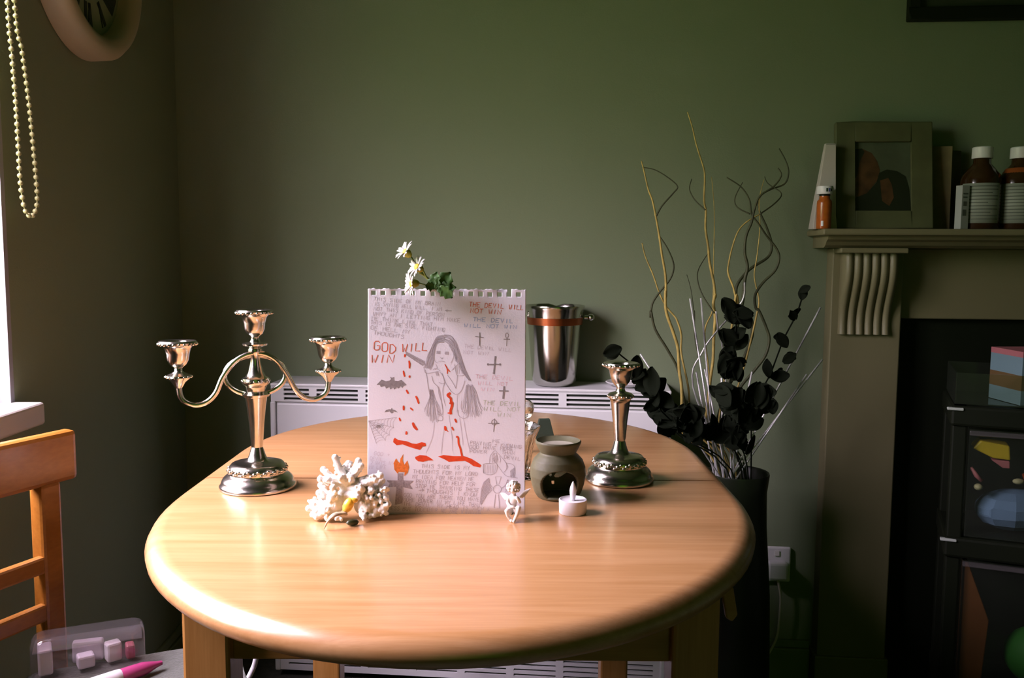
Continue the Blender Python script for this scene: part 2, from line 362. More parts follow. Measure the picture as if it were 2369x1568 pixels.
# cove moulding under the shelf
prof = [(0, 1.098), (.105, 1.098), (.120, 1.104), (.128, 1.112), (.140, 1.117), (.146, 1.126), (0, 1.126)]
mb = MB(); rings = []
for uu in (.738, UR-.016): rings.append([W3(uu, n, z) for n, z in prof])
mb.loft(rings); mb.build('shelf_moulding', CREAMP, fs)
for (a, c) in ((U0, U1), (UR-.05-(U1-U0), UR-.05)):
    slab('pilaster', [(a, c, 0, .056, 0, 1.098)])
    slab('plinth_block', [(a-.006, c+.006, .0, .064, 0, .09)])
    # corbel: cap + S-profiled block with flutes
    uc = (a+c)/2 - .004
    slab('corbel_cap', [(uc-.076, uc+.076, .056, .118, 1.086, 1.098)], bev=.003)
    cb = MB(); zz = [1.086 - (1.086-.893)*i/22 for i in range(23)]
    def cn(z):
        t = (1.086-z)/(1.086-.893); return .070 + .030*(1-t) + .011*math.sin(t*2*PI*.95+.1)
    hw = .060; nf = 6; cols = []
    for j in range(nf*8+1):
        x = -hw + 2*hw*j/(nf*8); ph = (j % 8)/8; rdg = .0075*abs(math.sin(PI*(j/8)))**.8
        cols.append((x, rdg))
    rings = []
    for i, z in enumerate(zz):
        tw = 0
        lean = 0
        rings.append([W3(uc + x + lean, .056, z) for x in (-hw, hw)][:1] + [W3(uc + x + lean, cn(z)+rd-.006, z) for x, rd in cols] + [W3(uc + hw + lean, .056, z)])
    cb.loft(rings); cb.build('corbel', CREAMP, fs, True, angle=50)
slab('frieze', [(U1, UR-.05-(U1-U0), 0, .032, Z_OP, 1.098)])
slab('dark_opening_sheet', [(U1, UR-.05-(U1-U0), .002, .010, 0, Z_OP)], BLACKP, 0)  # flat black sheet on the wall puts the opening's shade into colour

# ================================================================== TABLE
TZ = .74; TCX = -.074
tb = thing('dining_table', 'oval light beech extending dining table in the middle of the room', 'table', (TCX, 1.34, 0))
SEAM = 1.315
def half(front):
    rings = []
    nose = [(-.016, 0), (-.008, -.0008), (-.002, -.004), (.004, -.009), (.0075, -.0155), (.0065, -.022), (.002, -.0275), (-.006, -.031), (-.018, -.032)]
    for off, dz in nose:
        hw, hb = .395+off, (.484 if front else .412)+off
        P = []
        if front:
            P.append((TCX-hw, SEAM-.0024)); P += [(TCX + hw*math.cos(PI+PI*i/48), 1.24 + hb*math.sin(PI+PI*i/48)) for i in range(49)]; P.append((TCX+hw, SEAM-.0024))
        else:
            P.append((TCX+hw, SEAM+.0024)); P += [(TCX + hw*math.cos(PI*i/48), 1.510 + hb*math.sin(PI*i/48)) for i in range(49)]; P.append((TCX-hw, SEAM+.0024))
        rings.append([(x, y, TZ+dz) for x, y in P])
    return MB().loft(rings).build('table_leaf', TABLEW, tb, True, angle=50)
half(True); half(False)
AZ0, AZ1 = .616, TZ-.032
LEGS = ((-.343, .985), (.209, .985), (-.362, 1.700), (.205, 1.700)); lw = .0265
for lx, ly in LEGS: MB().box((lx-lw, ly-lw, 0), (lx+lw, ly+lw, AZ1)).build('leg', LEGW, tb, bevel=.004)
ap = .011
def apron(A, B):
    A, B = Vector((*A, 0)), Vector((*B, 0)); d = (B-A).normalized(); q = Vector((-d.y, d.x, 0))*ap; A, B = A+d*lw*.98, B-d*lw*.98
    MB().prism([v + Vector((0, 0, AZ0)) for v in (A-q, B-q, B+q, A+q)], (0, 0, AZ1-AZ0)).build('apron', APRW, tb, bevel=.002)
apron(LEGS[0], LEGS[1]); apron(LEGS[2], LEGS[3]); apron(LEGS[0], LEGS[2]); apron(LEGS[1], LEGS[3])
p = pz(1680, 1388, .69)
MB().prism([p+Vector(q) for q in ((-.006,0,.015),(.008,0,.015),(.014,0,-.018),(.008,0,-.026),(.001,0,-.022))], (0,.01,0)).build('leaf_catch', APRW, tb, bevel=.002)

# ================================================================== STORAGE HEATER on the back wall
HN = .14; hu0, hu1 = -.588, .394; HZ0, HZ1 = .02, .758
ht = thing('storage_heater', 'white storage heater with slotted grilles against the green back wall', 'heater', W3((hu0+hu1)/2, HN/2, 0), -WA)
def wbh(mb, *a): return wb(mb, *a)
b = MB(); wb(b, hu0, hu1, .0, HN-.012, HZ0, HZ1-.008); b.build('casing', HEATW, ht, bevel=.004)
b = MB(); wb(b, hu0, hu1, .0, HN-.004, HZ1-.008, HZ1); b.build('top_plate', HEATW, ht, bevel=.003)
zg0, zg1 = HZ1-.045, HZ1-.008
b = MB(); wb(b, hu0+.016, hu1-.016, HN-.012, HN-.002, .095, zg0-.004); b.build('front_panel', HEATW, ht, bevel=.004)
for (a, c) in ((hu0, hu0+.014), (hu1-.014, hu1)):
    b = MB(); wb(b, a, c, HN-.012, HN, HZ0, zg0); b.build('end_cap', HEATW, ht, bevel=.004)
def grille(z0, z1, zs, hgt):
    """slotted plate: bars left between the openings"""
    groups = []; u = hu0+.035; groups.append((u, u+.064)); u += .064+.019
    while u + .104 < hu1-.10: groups.append((u, u+.104)); u += .104+.019
    groups.append((u, hu1-.03))
    b = MB(); e = [hu0+.002] + [x for g in groups for x in g] + [hu1-.002]
    for i in range(0, len(e), 2): wb(b, e[i], e[i+1], HN-.012, HN-.004, z0, z1)
    lev = [z0] + [q for z in sorted(zs) for q in (z-hgt/2, z+hgt/2)] + [z1]
    for g in groups:
        for i in range(0, len(lev), 2): wb(b, g[0], g[1], HN-.012, HN-.004, lev[i], lev[i+1])
    b.build('grille', HEATW, ht)
    b = MB(); wb(b, hu0+.02, hu1-.02, HN-.0122, HN-.0112, z0+.002, z1-.002); b.build('grille_backing', SLOT, ht)
grille(zg0, zg1, [HZ1-.0155, HZ1-.0265, HZ1-.0375], .0062)
grille(.022, .092, [.078, .065, .052, .039], .0055)
# rounded ribbed control end at the right
b = MB(); u_ = hu1-.045
for i in range(5): wb(b, u_+.004+i*.0085, u_+.0085+i*.0085, HN-.004, HN+.003, .700, .752)
b.build('vent_rib', HEATW, ht, bevel=.0015)

# ================================================================== ICE BUCKET on the heater
k = .00106
u, z = wuz(1282, 888, .075); bc = W3(u, .070, HZ1)
ib = thing('ice_bucket', 'stainless steel ice bucket with red-brown band on top of the white heater', 'bucket', bc)
h_ = .197
pr = [(.030, 0), (.046, .002), (.053, .010), (.0555, .022), (.066, .150), (.0675, .166), (.0712, .188), (.0735, h_-.003), (.0725, h_), (.0705, h_-.003), (.0675, .18), (.062, .13), (.05, .012), (.02, .008)]
MB().lathe(bc, pr, 64).build('pail', STEEL, ib, True, angle=50)
MB().lathe(bc, [(.0664, .151), (.0678, .151), (.0689, .168), (.0674, .168)], 64, cap=False).build('band', REDBAND, ib, True)  # raised red-brown metal band below the rim
for s in (1, -1):
    c = bc + UD*s*.072 + Vector((0,0,.168))
    MB().tube([c, c+UD*s*.012], .005, 12).sphere(c+UD*s*.016, .009, 12, 8).build('knob', STEEL, ib, True)
# white saucer-like dish lying on the heater by the candlestick
dq = W3(wuz(1450, 893, .08)[0], .070, HZ1)
tag(MB().lathe(dq, [(.02, 0), (.03, .0), (.048, .008), (.052, .011), (.050, .0125), (.046, .010), (.03, .004), (.01, .003)], 40).build('saucer', PLASTW, None, True), 'small white saucer on the heater top behind the single candlestick', 'dish')

# ================================================================== TABLETOP
def ringbeads(mb, c, r, z, n, rb, sq=(1, 1, 1)):
    for i in range(n): a = 2*PI*i/n; mb.sphere(Vector(c)+Vector((r*math.cos(a), r*math.sin(a), z)), rb, 7, 5, sq)
    return mb
def depth_k(p): return (Vector(p)-EYE).dot(FW)/FPX      # metres per photo pixel at a point
def scroll_band(c, r0_, z0, r1_, z1, n, k, ph=0):
    """raised foliate border: alternating curls and beads round a lathe"""
    mb = MB()
    for i in range(n):
        a = 2*PI*(i+.5*ph)/n; t = .5
        rr, zz = (r0_+r1_)/2, (z0+z1)/2
        for da, dz, s_ in ((0, 0, 1.0), (.35*2*PI/n, .25, .7), (-.35*2*PI/n, -.25, .7)):
            q = Vector(c)+Vector((math.cos(a+da)*(rr), math.sin(a+da)*(rr), zz+dz*(z1-z0)))
            mb.sphere(q, k*s_, 7, 5, (1, 1, .8))
    return mb
def candle_cup(name, c, k, parent, dish=True, R=41, dr=28):
    """rim, cup, neck, drip dish and cone, top-down in photo pixels times k; c = underside tip"""
    c = Vector(c)
    prof = [(5, 0), (9, 6), (15, 16), (dr-3, 24), (dr, 27), (dr-1, 31), (17, 35), (9, 40), (8, 47), (12, 51), (18, 56), (23, 66), (25, 80), (28, 92), (34, 98), (R, 101), (R+1, 105), (R-2, 109), (22, 108), (19, 104), (18, 80), (8, 70)]
    if not dish: prof = [(9, 0), (dr, 6), (dr+1, 10), (12, 14), (9, 20), (9, 26), (12, 29), (18, 33), (23, 44), (25, 58), (28, 72), (34, 78), (R, 81), (R+1, 85), (R-2, 89), (22, 88), (19, 84), (18, 60), (8, 50)]
    o = MB().lathe(c, [(r*k, z*k) for r, z in prof], 40).build(name, SILVER, parent, True, angle=50)
    zt = prof[-6][1]-3
    ringbeads(MB(), c, (R-.5)*k, zt*k, 22, 3.6*k).build('beaded_rim', SILVER, o, True, angle=180)
    if dish: ringbeads(MB(), c, dr*k, 28*k, 16, 2.6*k).build('beaded_dish_edge', SILVER, o, True, angle=180)
    return o
BASEP = [(30, 0), (84, 0), (87, 2), (87.5, 7), (85, 11), (83, 13), (82, 18), (78, 25), (71, 31), (65, 34), (64, 37), (65, 41), (65, 50), (58, 58), (48, 60), (30, 62), (23, 66), (19, 76), (14, 92), (13, 95)]
def base_of(name, c, k, parent, f=1.0):
    o = MB().lathe(c, [(r*k*f, z*k) for r, z in BASEP], 56).build(name, SILVER, parent, True, angle=45)
    scroll_band(c, 64*k*f, 36*k, 64*k*f, 52*k, 18, 6.2*k).build('foliate_border', SILVER, o, True, angle=180)
    return o

# three-light candelabra
c0 = pz(597, 1126, TZ); K = depth_k(c0 + Vector((0, 0, .1)))
cd = thing('candelabra', 'three-armed tarnished silver candelabra on the left side of the table', 'candelabra', c0)
base_of('base', c0, K, cd)
MB().lathe(c0, [(r*K, z*K) for r, z in [(13, 95), (13.5, 100), (17, 150), (22, 195), (25, 212), (30, 214), (31, 219), (26, 222), (22, 224)]], 40).build('stem', SILVER, cd, True, angle=50)
MB().lathe(c0, [(r*K, z*K) for r, z in [(20, 224), (22, 232), (24, 238), (30, 243), (32, 248), (30, 256), (23, 259), (17, 270), (12, 290), (10, 306), (14, 314), (16, 322), (12, 328)]], 40).build('centre_socket', SILVER, cd, True, angle=50)
ringbeads(MB(), c0, 30*K, 250*K, 18, 3*K).build('beaded_collar', SILVER, cd, True, angle=180)
candle_cup('candle_cup', c0 + Vector((0, 0, 326*K)), K*.98, cd, False, 41, 28)
ax = Vector((math.cos(math.radians(20)), math.sin(math.radians(20)), 0)); bx = Vector((-ax.y, ax.x, 0))
AL = 166                                                   # cup distance from the axis, pixels
def AP(u, z, d=0): return c0 + ax*(u*K) + bx*(d*K) + Vector((0, 0, z*K))
outer = [AP(-AL, 247, -1), AP(-AL+3, 222), AP(-AL+13, 208), AP(-AL+34, 200), AP(-AL+58, 206, -2), AP(-AL+78, 226, -4), AP(-72, 262, -6), AP(-48, 294, -6), AP(-22, 310, -6), AP(0, 314, -6),
         AP(24, 310, -6), AP(48, 294, -6), AP(70, 262, -6), AP(AL-78, 226, -4), AP(AL-58, 206, -2), AP(AL-34, 200), AP(AL-13, 208), AP(AL-3, 222), AP(AL, 247, -1)]
op = smoothpts(outer, 7); MB().tube(op, 6.2*K, 12).build('arm', SILVER, cd, True, angle=180)
ring = [AP(68*math.cos(a), 262+46*math.sin(a), 7) for a in [2*PI*i/40 for i in range(40)]]
MB().tube(ring, 5.8*K, 12, closed=True).build('ring', SILVER, cd, True, angle=180)
candle_cup('candle_cup', AP(-AL, 238), K, cd); candle_cup('candle_cup', AP(AL, 238), K, cd)

# single candlestick
c1 = pz(1432, 1110, TZ); K1 = depth_k(c1 + Vector((0, 0, .08)))
cs = thing('candlestick', 'single silver candlestick on the right side of the table', 'candlestick', c1)
base_of('base', c1, K1, cs, .92)
MB().lathe(c1, [(r*K1, z*K1) for r, z in [(13, 94), (14, 100), (17, 140), (22, 182), (25, 192), (29, 194), (30, 200), (26, 204), (12, 208), (9.5, 214), (10, 219), (15, 224), (21, 232), (25, 246), (27, 258), (33, 263), (40, 266), (41.5, 271), (39, 275), (22, 273), (19, 268), (18, 240), (8, 232)]], 40).build('stem', SILVER, cs, True, angle=50)
ringbeads(MB(), c1, 41*K1, 270*K1, 22, 3.6*K1).build('beaded_rim', SILVER, cs, True, angle=180)
ringbeads(MB(), c1, 29*K1, 198*K1, 16, 2.8*K1).build('beaded_collar', SILVER, cs, True, angle=180)

# ceramic oil burner
c2 = pz(1290, 1148, TZ); K2 = depth_k(c2 + Vector((0, 0, .04)))
ob = thing('oil_burner', 'grey green stoneware oil burner with arched opening beside the paper', 'oil burner', c2)
bp = [(44, 0), (48, 2), (55, 14), (61, 32), (64.5, 52), (63, 72), (57, 88), (48, 98), (42, 103), (41, 107)]
from bisect import bisect
def prf(z):
    zs = [q[1] for q in bp]; i = min(max(bisect(zs, z), 1), len(bp)-1); a, b_ = bp[i-1], bp[i]; t = (z-a[1])/(b_[1]-a[1]); return a[0]+(b_[0]-a[0])*t
NA, NZ = 180, 72; mb = MB()
vdir = math.atan2(-c2.y, -c2.x) + .10                         # the arch faces the camera, a little to the right
for i in range(NZ+1):
    z = 107*i/NZ
    for j in range(NA): a = 2*PI*j/NA; mb.v.append(c2 + Vector((prf(z)*K2*math.cos(a), prf(z)*K2*math.sin(a), z*K2)))
for i in range(NZ):
    z = 107*(i+.5)/NZ
    for j in range(NA):
        a = 2*PI*(j+.5)/NA; d = (a - vdir + PI) % (2*PI) - PI; x = d*60
        if 6 < z < 75 and (x/47)**2 + ((max(z-34, 0))/40)**2 + ((min(z-34, 0))/34)**4 < 1: continue
        xb = ((a - vdir) % (2*PI) - PI)*62                    # leaf-shaped holes in the far wall
        hole = ((xb-8)/5)**2 + ((z-18)/5)**2 < 1
        for lx_, lz_, th, la, lb_ in ((-15, 42, -.55, 21, 8), (17, 42, 1.2, 11, 5)):
            dx, dz = xb-lx_, z-lz_; p_ = dx*math.cos(th)+dz*math.sin(th); q_ = -dx*math.sin(th)+dz*math.cos(th)
            if (p_/la)**2 + (q_/lb_)**2 < 1: hole = True
        if hole: continue
        k_ = (j+1) % NA; mb.f.append((i*NA+j, i*NA+k_, (i+1)*NA+k_, (i+1)*NA+j))
o_ = mb.build('body', STONE, ob, True, angle=180, solid=-.0042); o_.modifiers['solid'].offset = 1
MB().lathe(c2, [(0.5*K2, 0), (45*K2, 0), (45*K2, 4*K2), (0.5*K2, 4*K2)], 40).build('foot', STONE, ob, True, angle=40)
MB().lathe(c2, [(r*K2, z*K2) for r, z in [(.5, 100), (38, 101), (42, 106), (48, 117), (52.5, 127), (53, 131), (50.5, 133), (47, 129), (36, 121), (18, 118), (.5, 117)]], 56).build('bowl', STONE, ob, True, angle=60)
def dust(c, pr, name, m): return MB().lathe(c, [(r*K2, z*K2) for r, z in pr], 40).build(name, m, ob, True)
WAX = mat('pale_wax_residue', (.42, .40, .31), .6, var=.12, vscale=60)
dust(c2, [(.5, 121.5), (34, 121.8), (38, 123.0), (34, 121), (.5, 119)], 'wax_residue', WAX)

# LED tea light
c3 = pz(1325, 1186, TZ); K3 = depth_k(c3 + Vector((0, 0, .02)))
tl = thing('tea_light', 'white plastic electric tea light in front of the oil burner', 'tea light', c3)
MB().lathe(c3, [(r*K3, z*K3) for r, z in [(.5, 0), (30, 0), (31.5, 1.5), (32.5, 30), (32.2, 32.5), (30.5, 33.2), (29, 31), (24, 29.5), (.5, 29)]], 48).build('cup', PLASTW, tl, True, angle=50)
MB().lathe(c3, [(r*K3, z*K3) for r, z in [(5, 28.8), (5.4, 34), (7.6, 46), (8, 53), (6.6, 61), (3.4, 69), (1, 74), (.3, 74.6)]], 24).build('flame', PLASTW, tl, True, angle=180)

# dark green tapered block near the far edge
c4 = pz(1259, 1012, TZ); k4 = depth_k(c4); v0 = -math.atan2(c4.x, c4.y)+.12
R4 = Matrix.Rotation(v0, 3, 'Z')
def sq(s, d, z): return [c4 + R4 @ Vector((x*s*k4, y*d*k4, z*k4)) for x, y in ((-1,-1),(1,-1),(1,1),(-1,1))]
tag(MB().loft([sq(21.5, 14, 0), sq(20.5, 13.5, 10), sq(12.5, 8, 43), sq(11.5, 7, 44)]).build('tapered_box', DKGREEN, None, bevel=.0008), 'small dark green tapered box standing behind the oil burner', 'box')

# cut glass vase behind the paper and a glass behind it
c5 = pz(1186, 1066, TZ); c5.y = 1.335; c5.x = pz(1182, 1080, TZ).x; k5 = depth_k(c5)
def flut(a, z): return 1 + .045*math.cos(9*a)
gv = thing('glass_vase', 'fluted clear glass vase half hidden behind the drawn sheet', 'vase', c5)
MB().lathe(c5, [(r*k5, z*k5) for r, z in [(.5, 0), (54, 0), (57, 3), (52, 8), (42, 14), (44, 30), (48, 62), (55, 92), (65, 117), (67, 118.5), (65, 119), (52, 94), (44, 62), (38, 22), (.5, 18)]], 54, wob=flut).build('body', GLASS, gv, True, angle=60)
c6 = Vector((pz(1198, 1030, TZ).x, 1.50, TZ)); k6 = depth_k(c6)
tg = thing('glass_tumbler', 'clear ball stemmed glass behind the fluted glass vase', 'glass', c6)
MB().lathe(c6, [(r*k6, z*k6) for r, z in [(.5, 0), (30, 0), (32, 2), (10, 8), (7, 30), (12, 60), (26, 78), (34, 92), (37, 104), (34, 115), (26, 122), (24, 120), (31, 112), (33, 103), (28, 90), (.5, 80)]], 40).build('body', GLASS, tg, True, angle=60)

# ------------------------------------------------------------------ coral with a shell, a curved tooth and a dark seed pod
cc = pz(803, 1196, TZ)
co = thing('coral', 'knobbly branching white coral in front of the paper', 'coral', cc)
mb = MB(); kc = depth_k(cc); ctr = [py(800, 1150, 1.118), py(775, 1165, 1.108), py(840, 1168, 1.120), py(805, 1120, 1.122)]
tips = [(775, 1058, 0), (800, 1080, .012), (806, 1072, .015), (829, 1066, .004), (835, 1078, -.004), (748, 1086, .008), (741, 1108, -.006), (742, 1122, .012), (722, 1162, 0), (714, 1176, -.01), (724, 1190, -.016), (733, 1206, -.02), (752, 1184, -.025),
        (768, 1150, -.02), (783, 1212, -.022), (758, 1200, -.024), (880, 1100, -.006), (868, 1110, -.008), (884, 1112, .006), (856, 1122, .004), (836, 1130, -.016), (826, 1150, -.02), (893, 1150, .0), (898, 1166, -.004), (886, 1178, -.012), (866, 1190, -.014), (850, 1176, -.016), (842, 1194, -.02), (868, 1160, -.012), (880, 1190, -.004), (760, 1110, -.012), (788, 1105, -.016), (812, 1104, -.012), (770, 1128, -.018), (738, 1140, -.004)]
for (tx, ty, dy) in tips:
    t = py(tx, ty, 1.118+dy); t.z = max(t.z, TZ+.006)
    c = min(ctr, key=lambda q: (q-t).length); m_ = c.lerp(t, .55) + Vector((R_.uniform(-1,1), R_.uniform(-1,1), R_.uniform(-1,1)))*.003
    P = smoothpts([c, m_, t], 4); n = len(P)
    mb.tube(P, [.0064 - .0026*i/(n-1) for i in range(n)], 8); mb.sphere(t, .0046, 8, 6)
    for q in range(14):
        s = R_.uniform(.3, 1); p = c.lerp(t, s) + Vector((R_.gauss(0,1), R_.gauss(0,1), R_.gauss(0,1))).normalized()*.0056
        if p.z > TZ+.004: mb.sphere(p, R_.uniform(.0017, .0030), 6, 5)
for c in ctr: mb.sphere(c, .0125, 10, 8)
for i in range(120):
    p = py(R_.uniform(835, 898), R_.uniform(1128, 1196), 1.118+R_.uniform(-.016, .0))
    if p.z > TZ+.005: mb.sphere(p, R_.uniform(.0022, .0036), 6, 5)
o_ = mb.build('branches', CORAL, co, True, angle=180)
q = o_.modifiers.new('remesh', 'REMESH'); q.mode = 'VOXEL'; q.voxel_size = .0009; q.use_smooth_shade = True
p = py(806, 1168, 1.082)
sh = MB(); Ms = Matrix.Rotation(.5, 3, 'Y')
sh.lathe(p, [(.0004, -.0095), (.004, -.0085), (.0062, -.004), (.0066, .001), (.0056, .006), (.003, .0092), (.0004, .0098)], 20, Ms)
sh.sphere(p + Vector((.0068, 0, .0062)), .0042, 10, 7, (1.3, .8, .8))
tag(sh.build('yellow_shell', mat('yellow_shell', (.85, .52, .05), .3, var=.25, vscale=120, coat=.4), None, True, angle=180), 'small glossy yellow shell resting against the front of the coral', 'shell')
th = [py(798, 1188, 1.080), py(776, 1190, 1.068), py(760, 1203, 1.062), py(750, 1224, 1.062)]
for t in th: t.z = max(t.z, TZ+.0045)
th[-1].z = TZ+.0018
P = smoothpts(th, 6); mb = MB(); n = len(P)
rings = []
for i, c in enumerate(P):
    t = (P[min(i+1, n-1)]-P[max(i-1, 0)]).normalized(); s = t.cross(Vector((0,0,1))).normalized(); u = s.cross(t); f_ = i/(n-1); wd = .0045*(1-f_**2)+.0006
    rings.append([c + s*math.cos(a)*wd + u*math.sin(a)*wd*.5 for a in [2*PI*j/10 for j in range(10)]])
tag(mb.loft(rings).build('curved_claw', mat('horn_beige', (.45, .36, .24), .4, var=.3, vscale=90), None, True, angle=180), 'curved beige claw lying on the table in front of the coral', 'claw')
a_, b_ = py(800, 1193, 1.079), py(830, 1187, 1.084); a_.z = b_.z = TZ+.0042
mb = MB(); t = (b_-a_); M_ = rot_to(t)
mb.lathe(a_, [(.0004, 0), (.0032, .003), (.0042, .008), (.0034, .014), (.0004, t.length)], 14, M_)
tag(mb.build('seed_pod', mat('dark_olive_pod', (.045, .055, .02), .35, var=.3), None, True, angle=180), 'dark olive seed pod beside the yellow shell in front of the coral', 'seed pod')

# ------------------------------------------------------------------ cherub figurine
YA = 1.112
an = thing('cherub_figurine', 'small white winged cherub figurine in front of the paper', 'figurine', pz(1190, 1203, TZ))
def skin_fig(name, chains, parent, m, sub=2, root=0):
    """chains: list of [(point, radius), ...]; a point given as int joins an earlier vertex"""
    me = bpy.data.meshes.new(name); vs = []; es = []; rr = []
    for chn in chains:
        prev = None
        for q in chn:
            if isinstance(q, int): prev = q; continue
            vs.append(q[0]); rr.append(q[1]); i = len(vs)-1
            if prev is not None: es.append((prev, i))
            prev = i
    inv = WM[parent].inverted() if parent else Matrix()
    me.from_pydata([inv @ Vector(v) for v in vs], es, [])
    o = bpy.data.objects.new(name, me); C.objects.link(o); o.parent = parent; WM[o] = WM[parent].copy()
    q = o.modifiers.new('skin', 'SKIN'); q.use_smooth_shade = True
    lay = me.skin_vertices[0].data if me.skin_vertices else None
    if lay is None:
        bm = bmesh.new(); bm.from_mesh(me); L_ = bm.verts.layers.skin.verify(); bm.to_mesh(me); bm.free(); lay = me.skin_vertices[0].data
    for i, r in enumerate(rr): lay[i].radius = (r, r) if not isinstance(r, tuple) else r; lay[i].use_root = (i == root)
    q = o.modifiers.new('sub', 'SUBSURF'); q.levels = q.render_levels = sub
    me.materials.append(m); return o
def A_(x, y, d=0): return py(x, y, YA+d)
m_ = .00055
chains = [[(A_(1183, 1182, .004), 9*m_), (A_(1184, 1168, .004), 8.5*m_), (A_(1186, 1154, .003), 9*m_), (A_(1188, 1144, .002), 5*m_), (A_(1189, 1137, .001), 6*m_)],     # pelvis..neck 0-4
          [2, (A_(1197, 1151, -.001), 5*m_), (A_(1203, 1163, -.006), 4.2*m_), (A_(1199, 1155, -.009), 3.6*m_), (A_(1194, 1148, -.009), 3.2*m_)],                         # arm to chin
          [2, (A_(1177, 1150, .003), 5*m_), (A_(1174, 1163, 0), 4.4*m_), (A_(1180, 1172, -.006), 3.8*m_), (A_(1190, 1172, -.009), 3.2*m_)],
          [0, (A_(1194, 1180, -.002), 7.2*m_), (A_(1201, 1172, -.012), 6*m_), (A_(1196, 1190, -.013), 4.8*m_), (A_(1190, 1203, -.013), 4*m_), (A_(1188, 1208, -.018), 3.4*m_)],
          [0, (A_(1174, 1184, -.002), 7.2*m_), (A_(1172, 1180, -.012), 6*m_), (A_(1175, 1193, -.010), 4.8*m_), (A_(1182, 1203, -.010), 4*m_), (A_(1184, 1206, -.014), 3.4*m_)]]
skin_fig('body', chains, an, RESIN)
hd = A_(1188, 1127, -.001); mb = MB().sphere(hd, .0078, 16, 12, (.92, .95, 1.05)); fd = Vector((.35, -1, -.1)).normalized(); rt_ = Vector((1, .35, 0)).normalized()
mb.sphere(hd + fd*.0078 + Vector((0,0,-.0008)), .0013, 8, 6)
for s in (1, -1): mb.sphere(hd + rt_*s*.0072 + Vector((0,0,-.0005)), .0016, 8, 6, (.6, 1, 1.3)); mb.sphere(hd + fd*.0062 + rt_*s*.0036 + Vector((0,0,-.0022)), .0026, 8, 6)
mb.sphere(hd + fd*.0074 + Vector((0,0,-.0035)), .001, 8, 6, (1.6, 1, .6))
mb.build('head', RESIN, an, True, angle=180)
RESD = mat('tarnished_resin', (.32, .22, .10), .5, var=.35, vscale=150)
mb = MB()
for s in (1, -1): mb.sphere(hd + fd*.0072 + rt_*s*.003 + Vector((0,0,.0008)), .0008, 6, 5)
mb.build('eyes', RESD, an, True, angle=180)
mb = MB()
for i in range(70):
    d = Vector((R_.gauss(0,1), R_.gauss(0,1), R_.gauss(.5,.9))).normalized()
    if d.dot(fd) > .45 and d.z < .6: continue
    if d.z < -.5: continue
    mb.sphere(hd + d*.0076, R_.uniform(.0015, .0023), 6, 5)
mb.build('hair', RESIN, an, True, angle=180)
def wing(name, root, tip, low, m):
    rings = []
    for t in range(9):
        f = t/8; top = root.lerp(tip, f) + Vector((0, .0015*math.sin(PI*f), .002*math.sin(PI*f))); bot = root.lerp(low, .35).lerp(low.lerp(tip, f*.9), f**.6)
        rg = []
        for j in range(8): a = 2*PI*j/8; c = top.lerp(bot, .5-.5*math.cos(a)); rg.append(c + Vector((0, .0013*(1-.5*f), 0))*math.sin(a))
        rings.append(rg)
    w_ = MB().loft(rings).build(name, m, an, True, angle=60); return w_
wing('wing', A_(1200, 1148, .007), A_(1228, 1129, .012), A_(1213, 1158, .010), RESIN)
wing('wing', A_(1178, 1149, .007), A_(1157, 1140, .012), A_(1166, 1166, .010), RESIN)

# ================================================================== THE DRAWN SHEET
PX0, PX1, PYT, PYB = 849.0, 1215.5, 673.0, 1190.0
SB = pz(850, 1190, TZ); SB2 = pz(1214.5, 1190, TZ)
SU = (SB2 - SB); SWD = SU.length; SU.normalize()
SHT = .2945; SV = (Vector((0, .085, 1)) - SU*Vector((0, .085, 1)).dot(SU)).normalized(); SN = SU.cross(SV)   # SN points to the camera
if SN.y > 0: SN = -SN
def S(x, y, o=0):
    """point on the sheet from the drawing's own layout (368 x 517 units)"""
    return SB + SU*((x-PX0)/(PX1-PX0)*SWD) + SV*((PYB-y)/(PYB-PYT)*SHT) + SN*(o - .0022*math.sin(PI*min(1, max(0, (x-PX0)/(PX1-PX0)))))
sheet = thing('drawn_sheet', 'hand drawn and lettered sheet of notebook paper propped upright on the table', 'paper sheet', S(1032, 1190))
# paper with punched edge: columns between holes
holes = [(862, .8), (884, 0), (908, 0), (931, 0), (952, 1), (976, 0), (999, 0), (1020, 0), (1042, 1), (1065, 1), (1088, 1), (1110, .9), (1132, .8), (1155, 0), (1177, 1), (1199, 0)]
mb = MB(); xs = [PX0 + (PX1-PX0)*i/183 for i in range(184)]; ys = [673 + i*1.1 for i in range(16)] + [692 + (1190-692)*i/24 for i in range(25)]
OFF = len(mb.v)
for y in ys:
    for i, x in enumerate(xs):
        lift = .004*max(0, (700-y)/27)**2*(.6*math.sin(x*.055)+.4*math.sin(x*.13+1)) if y < 700 else 0
        yy = y
        if y <= 673.1: yy = y + 1.2*math.sin(x*.21) + .8*math.sin(x*.53)
        mb.v.append(S(x, yy, -lift*.5))
nx = len(xs)
for j in range(len(ys)-1):
    ym_ = (ys[j]+ys[j+1])/2
    for i in range(nx-1):
        xm = (xs[i]+xs[i+1])/2; cut = False
        for hx, op_ in holes:
            hx2 = hx - .3*0; cy = 682 + (hx-862)*.008
            if abs(xm-hx) < 4.6 and abs(ym_-cy) < 5.0: cut = True
            if op_ == 1 and hx in (1177, 1110) and abs(xm-hx) < 4.2 and ym_ < cy: cut = True
        if not cut: mb.f.append((j*nx+i, j*nx+i+1, (j+1)*nx+i+1, (j+1)*nx+i))
po = mb.build('paper', PAPER, sheet, True, angle=60, solid=.00018)

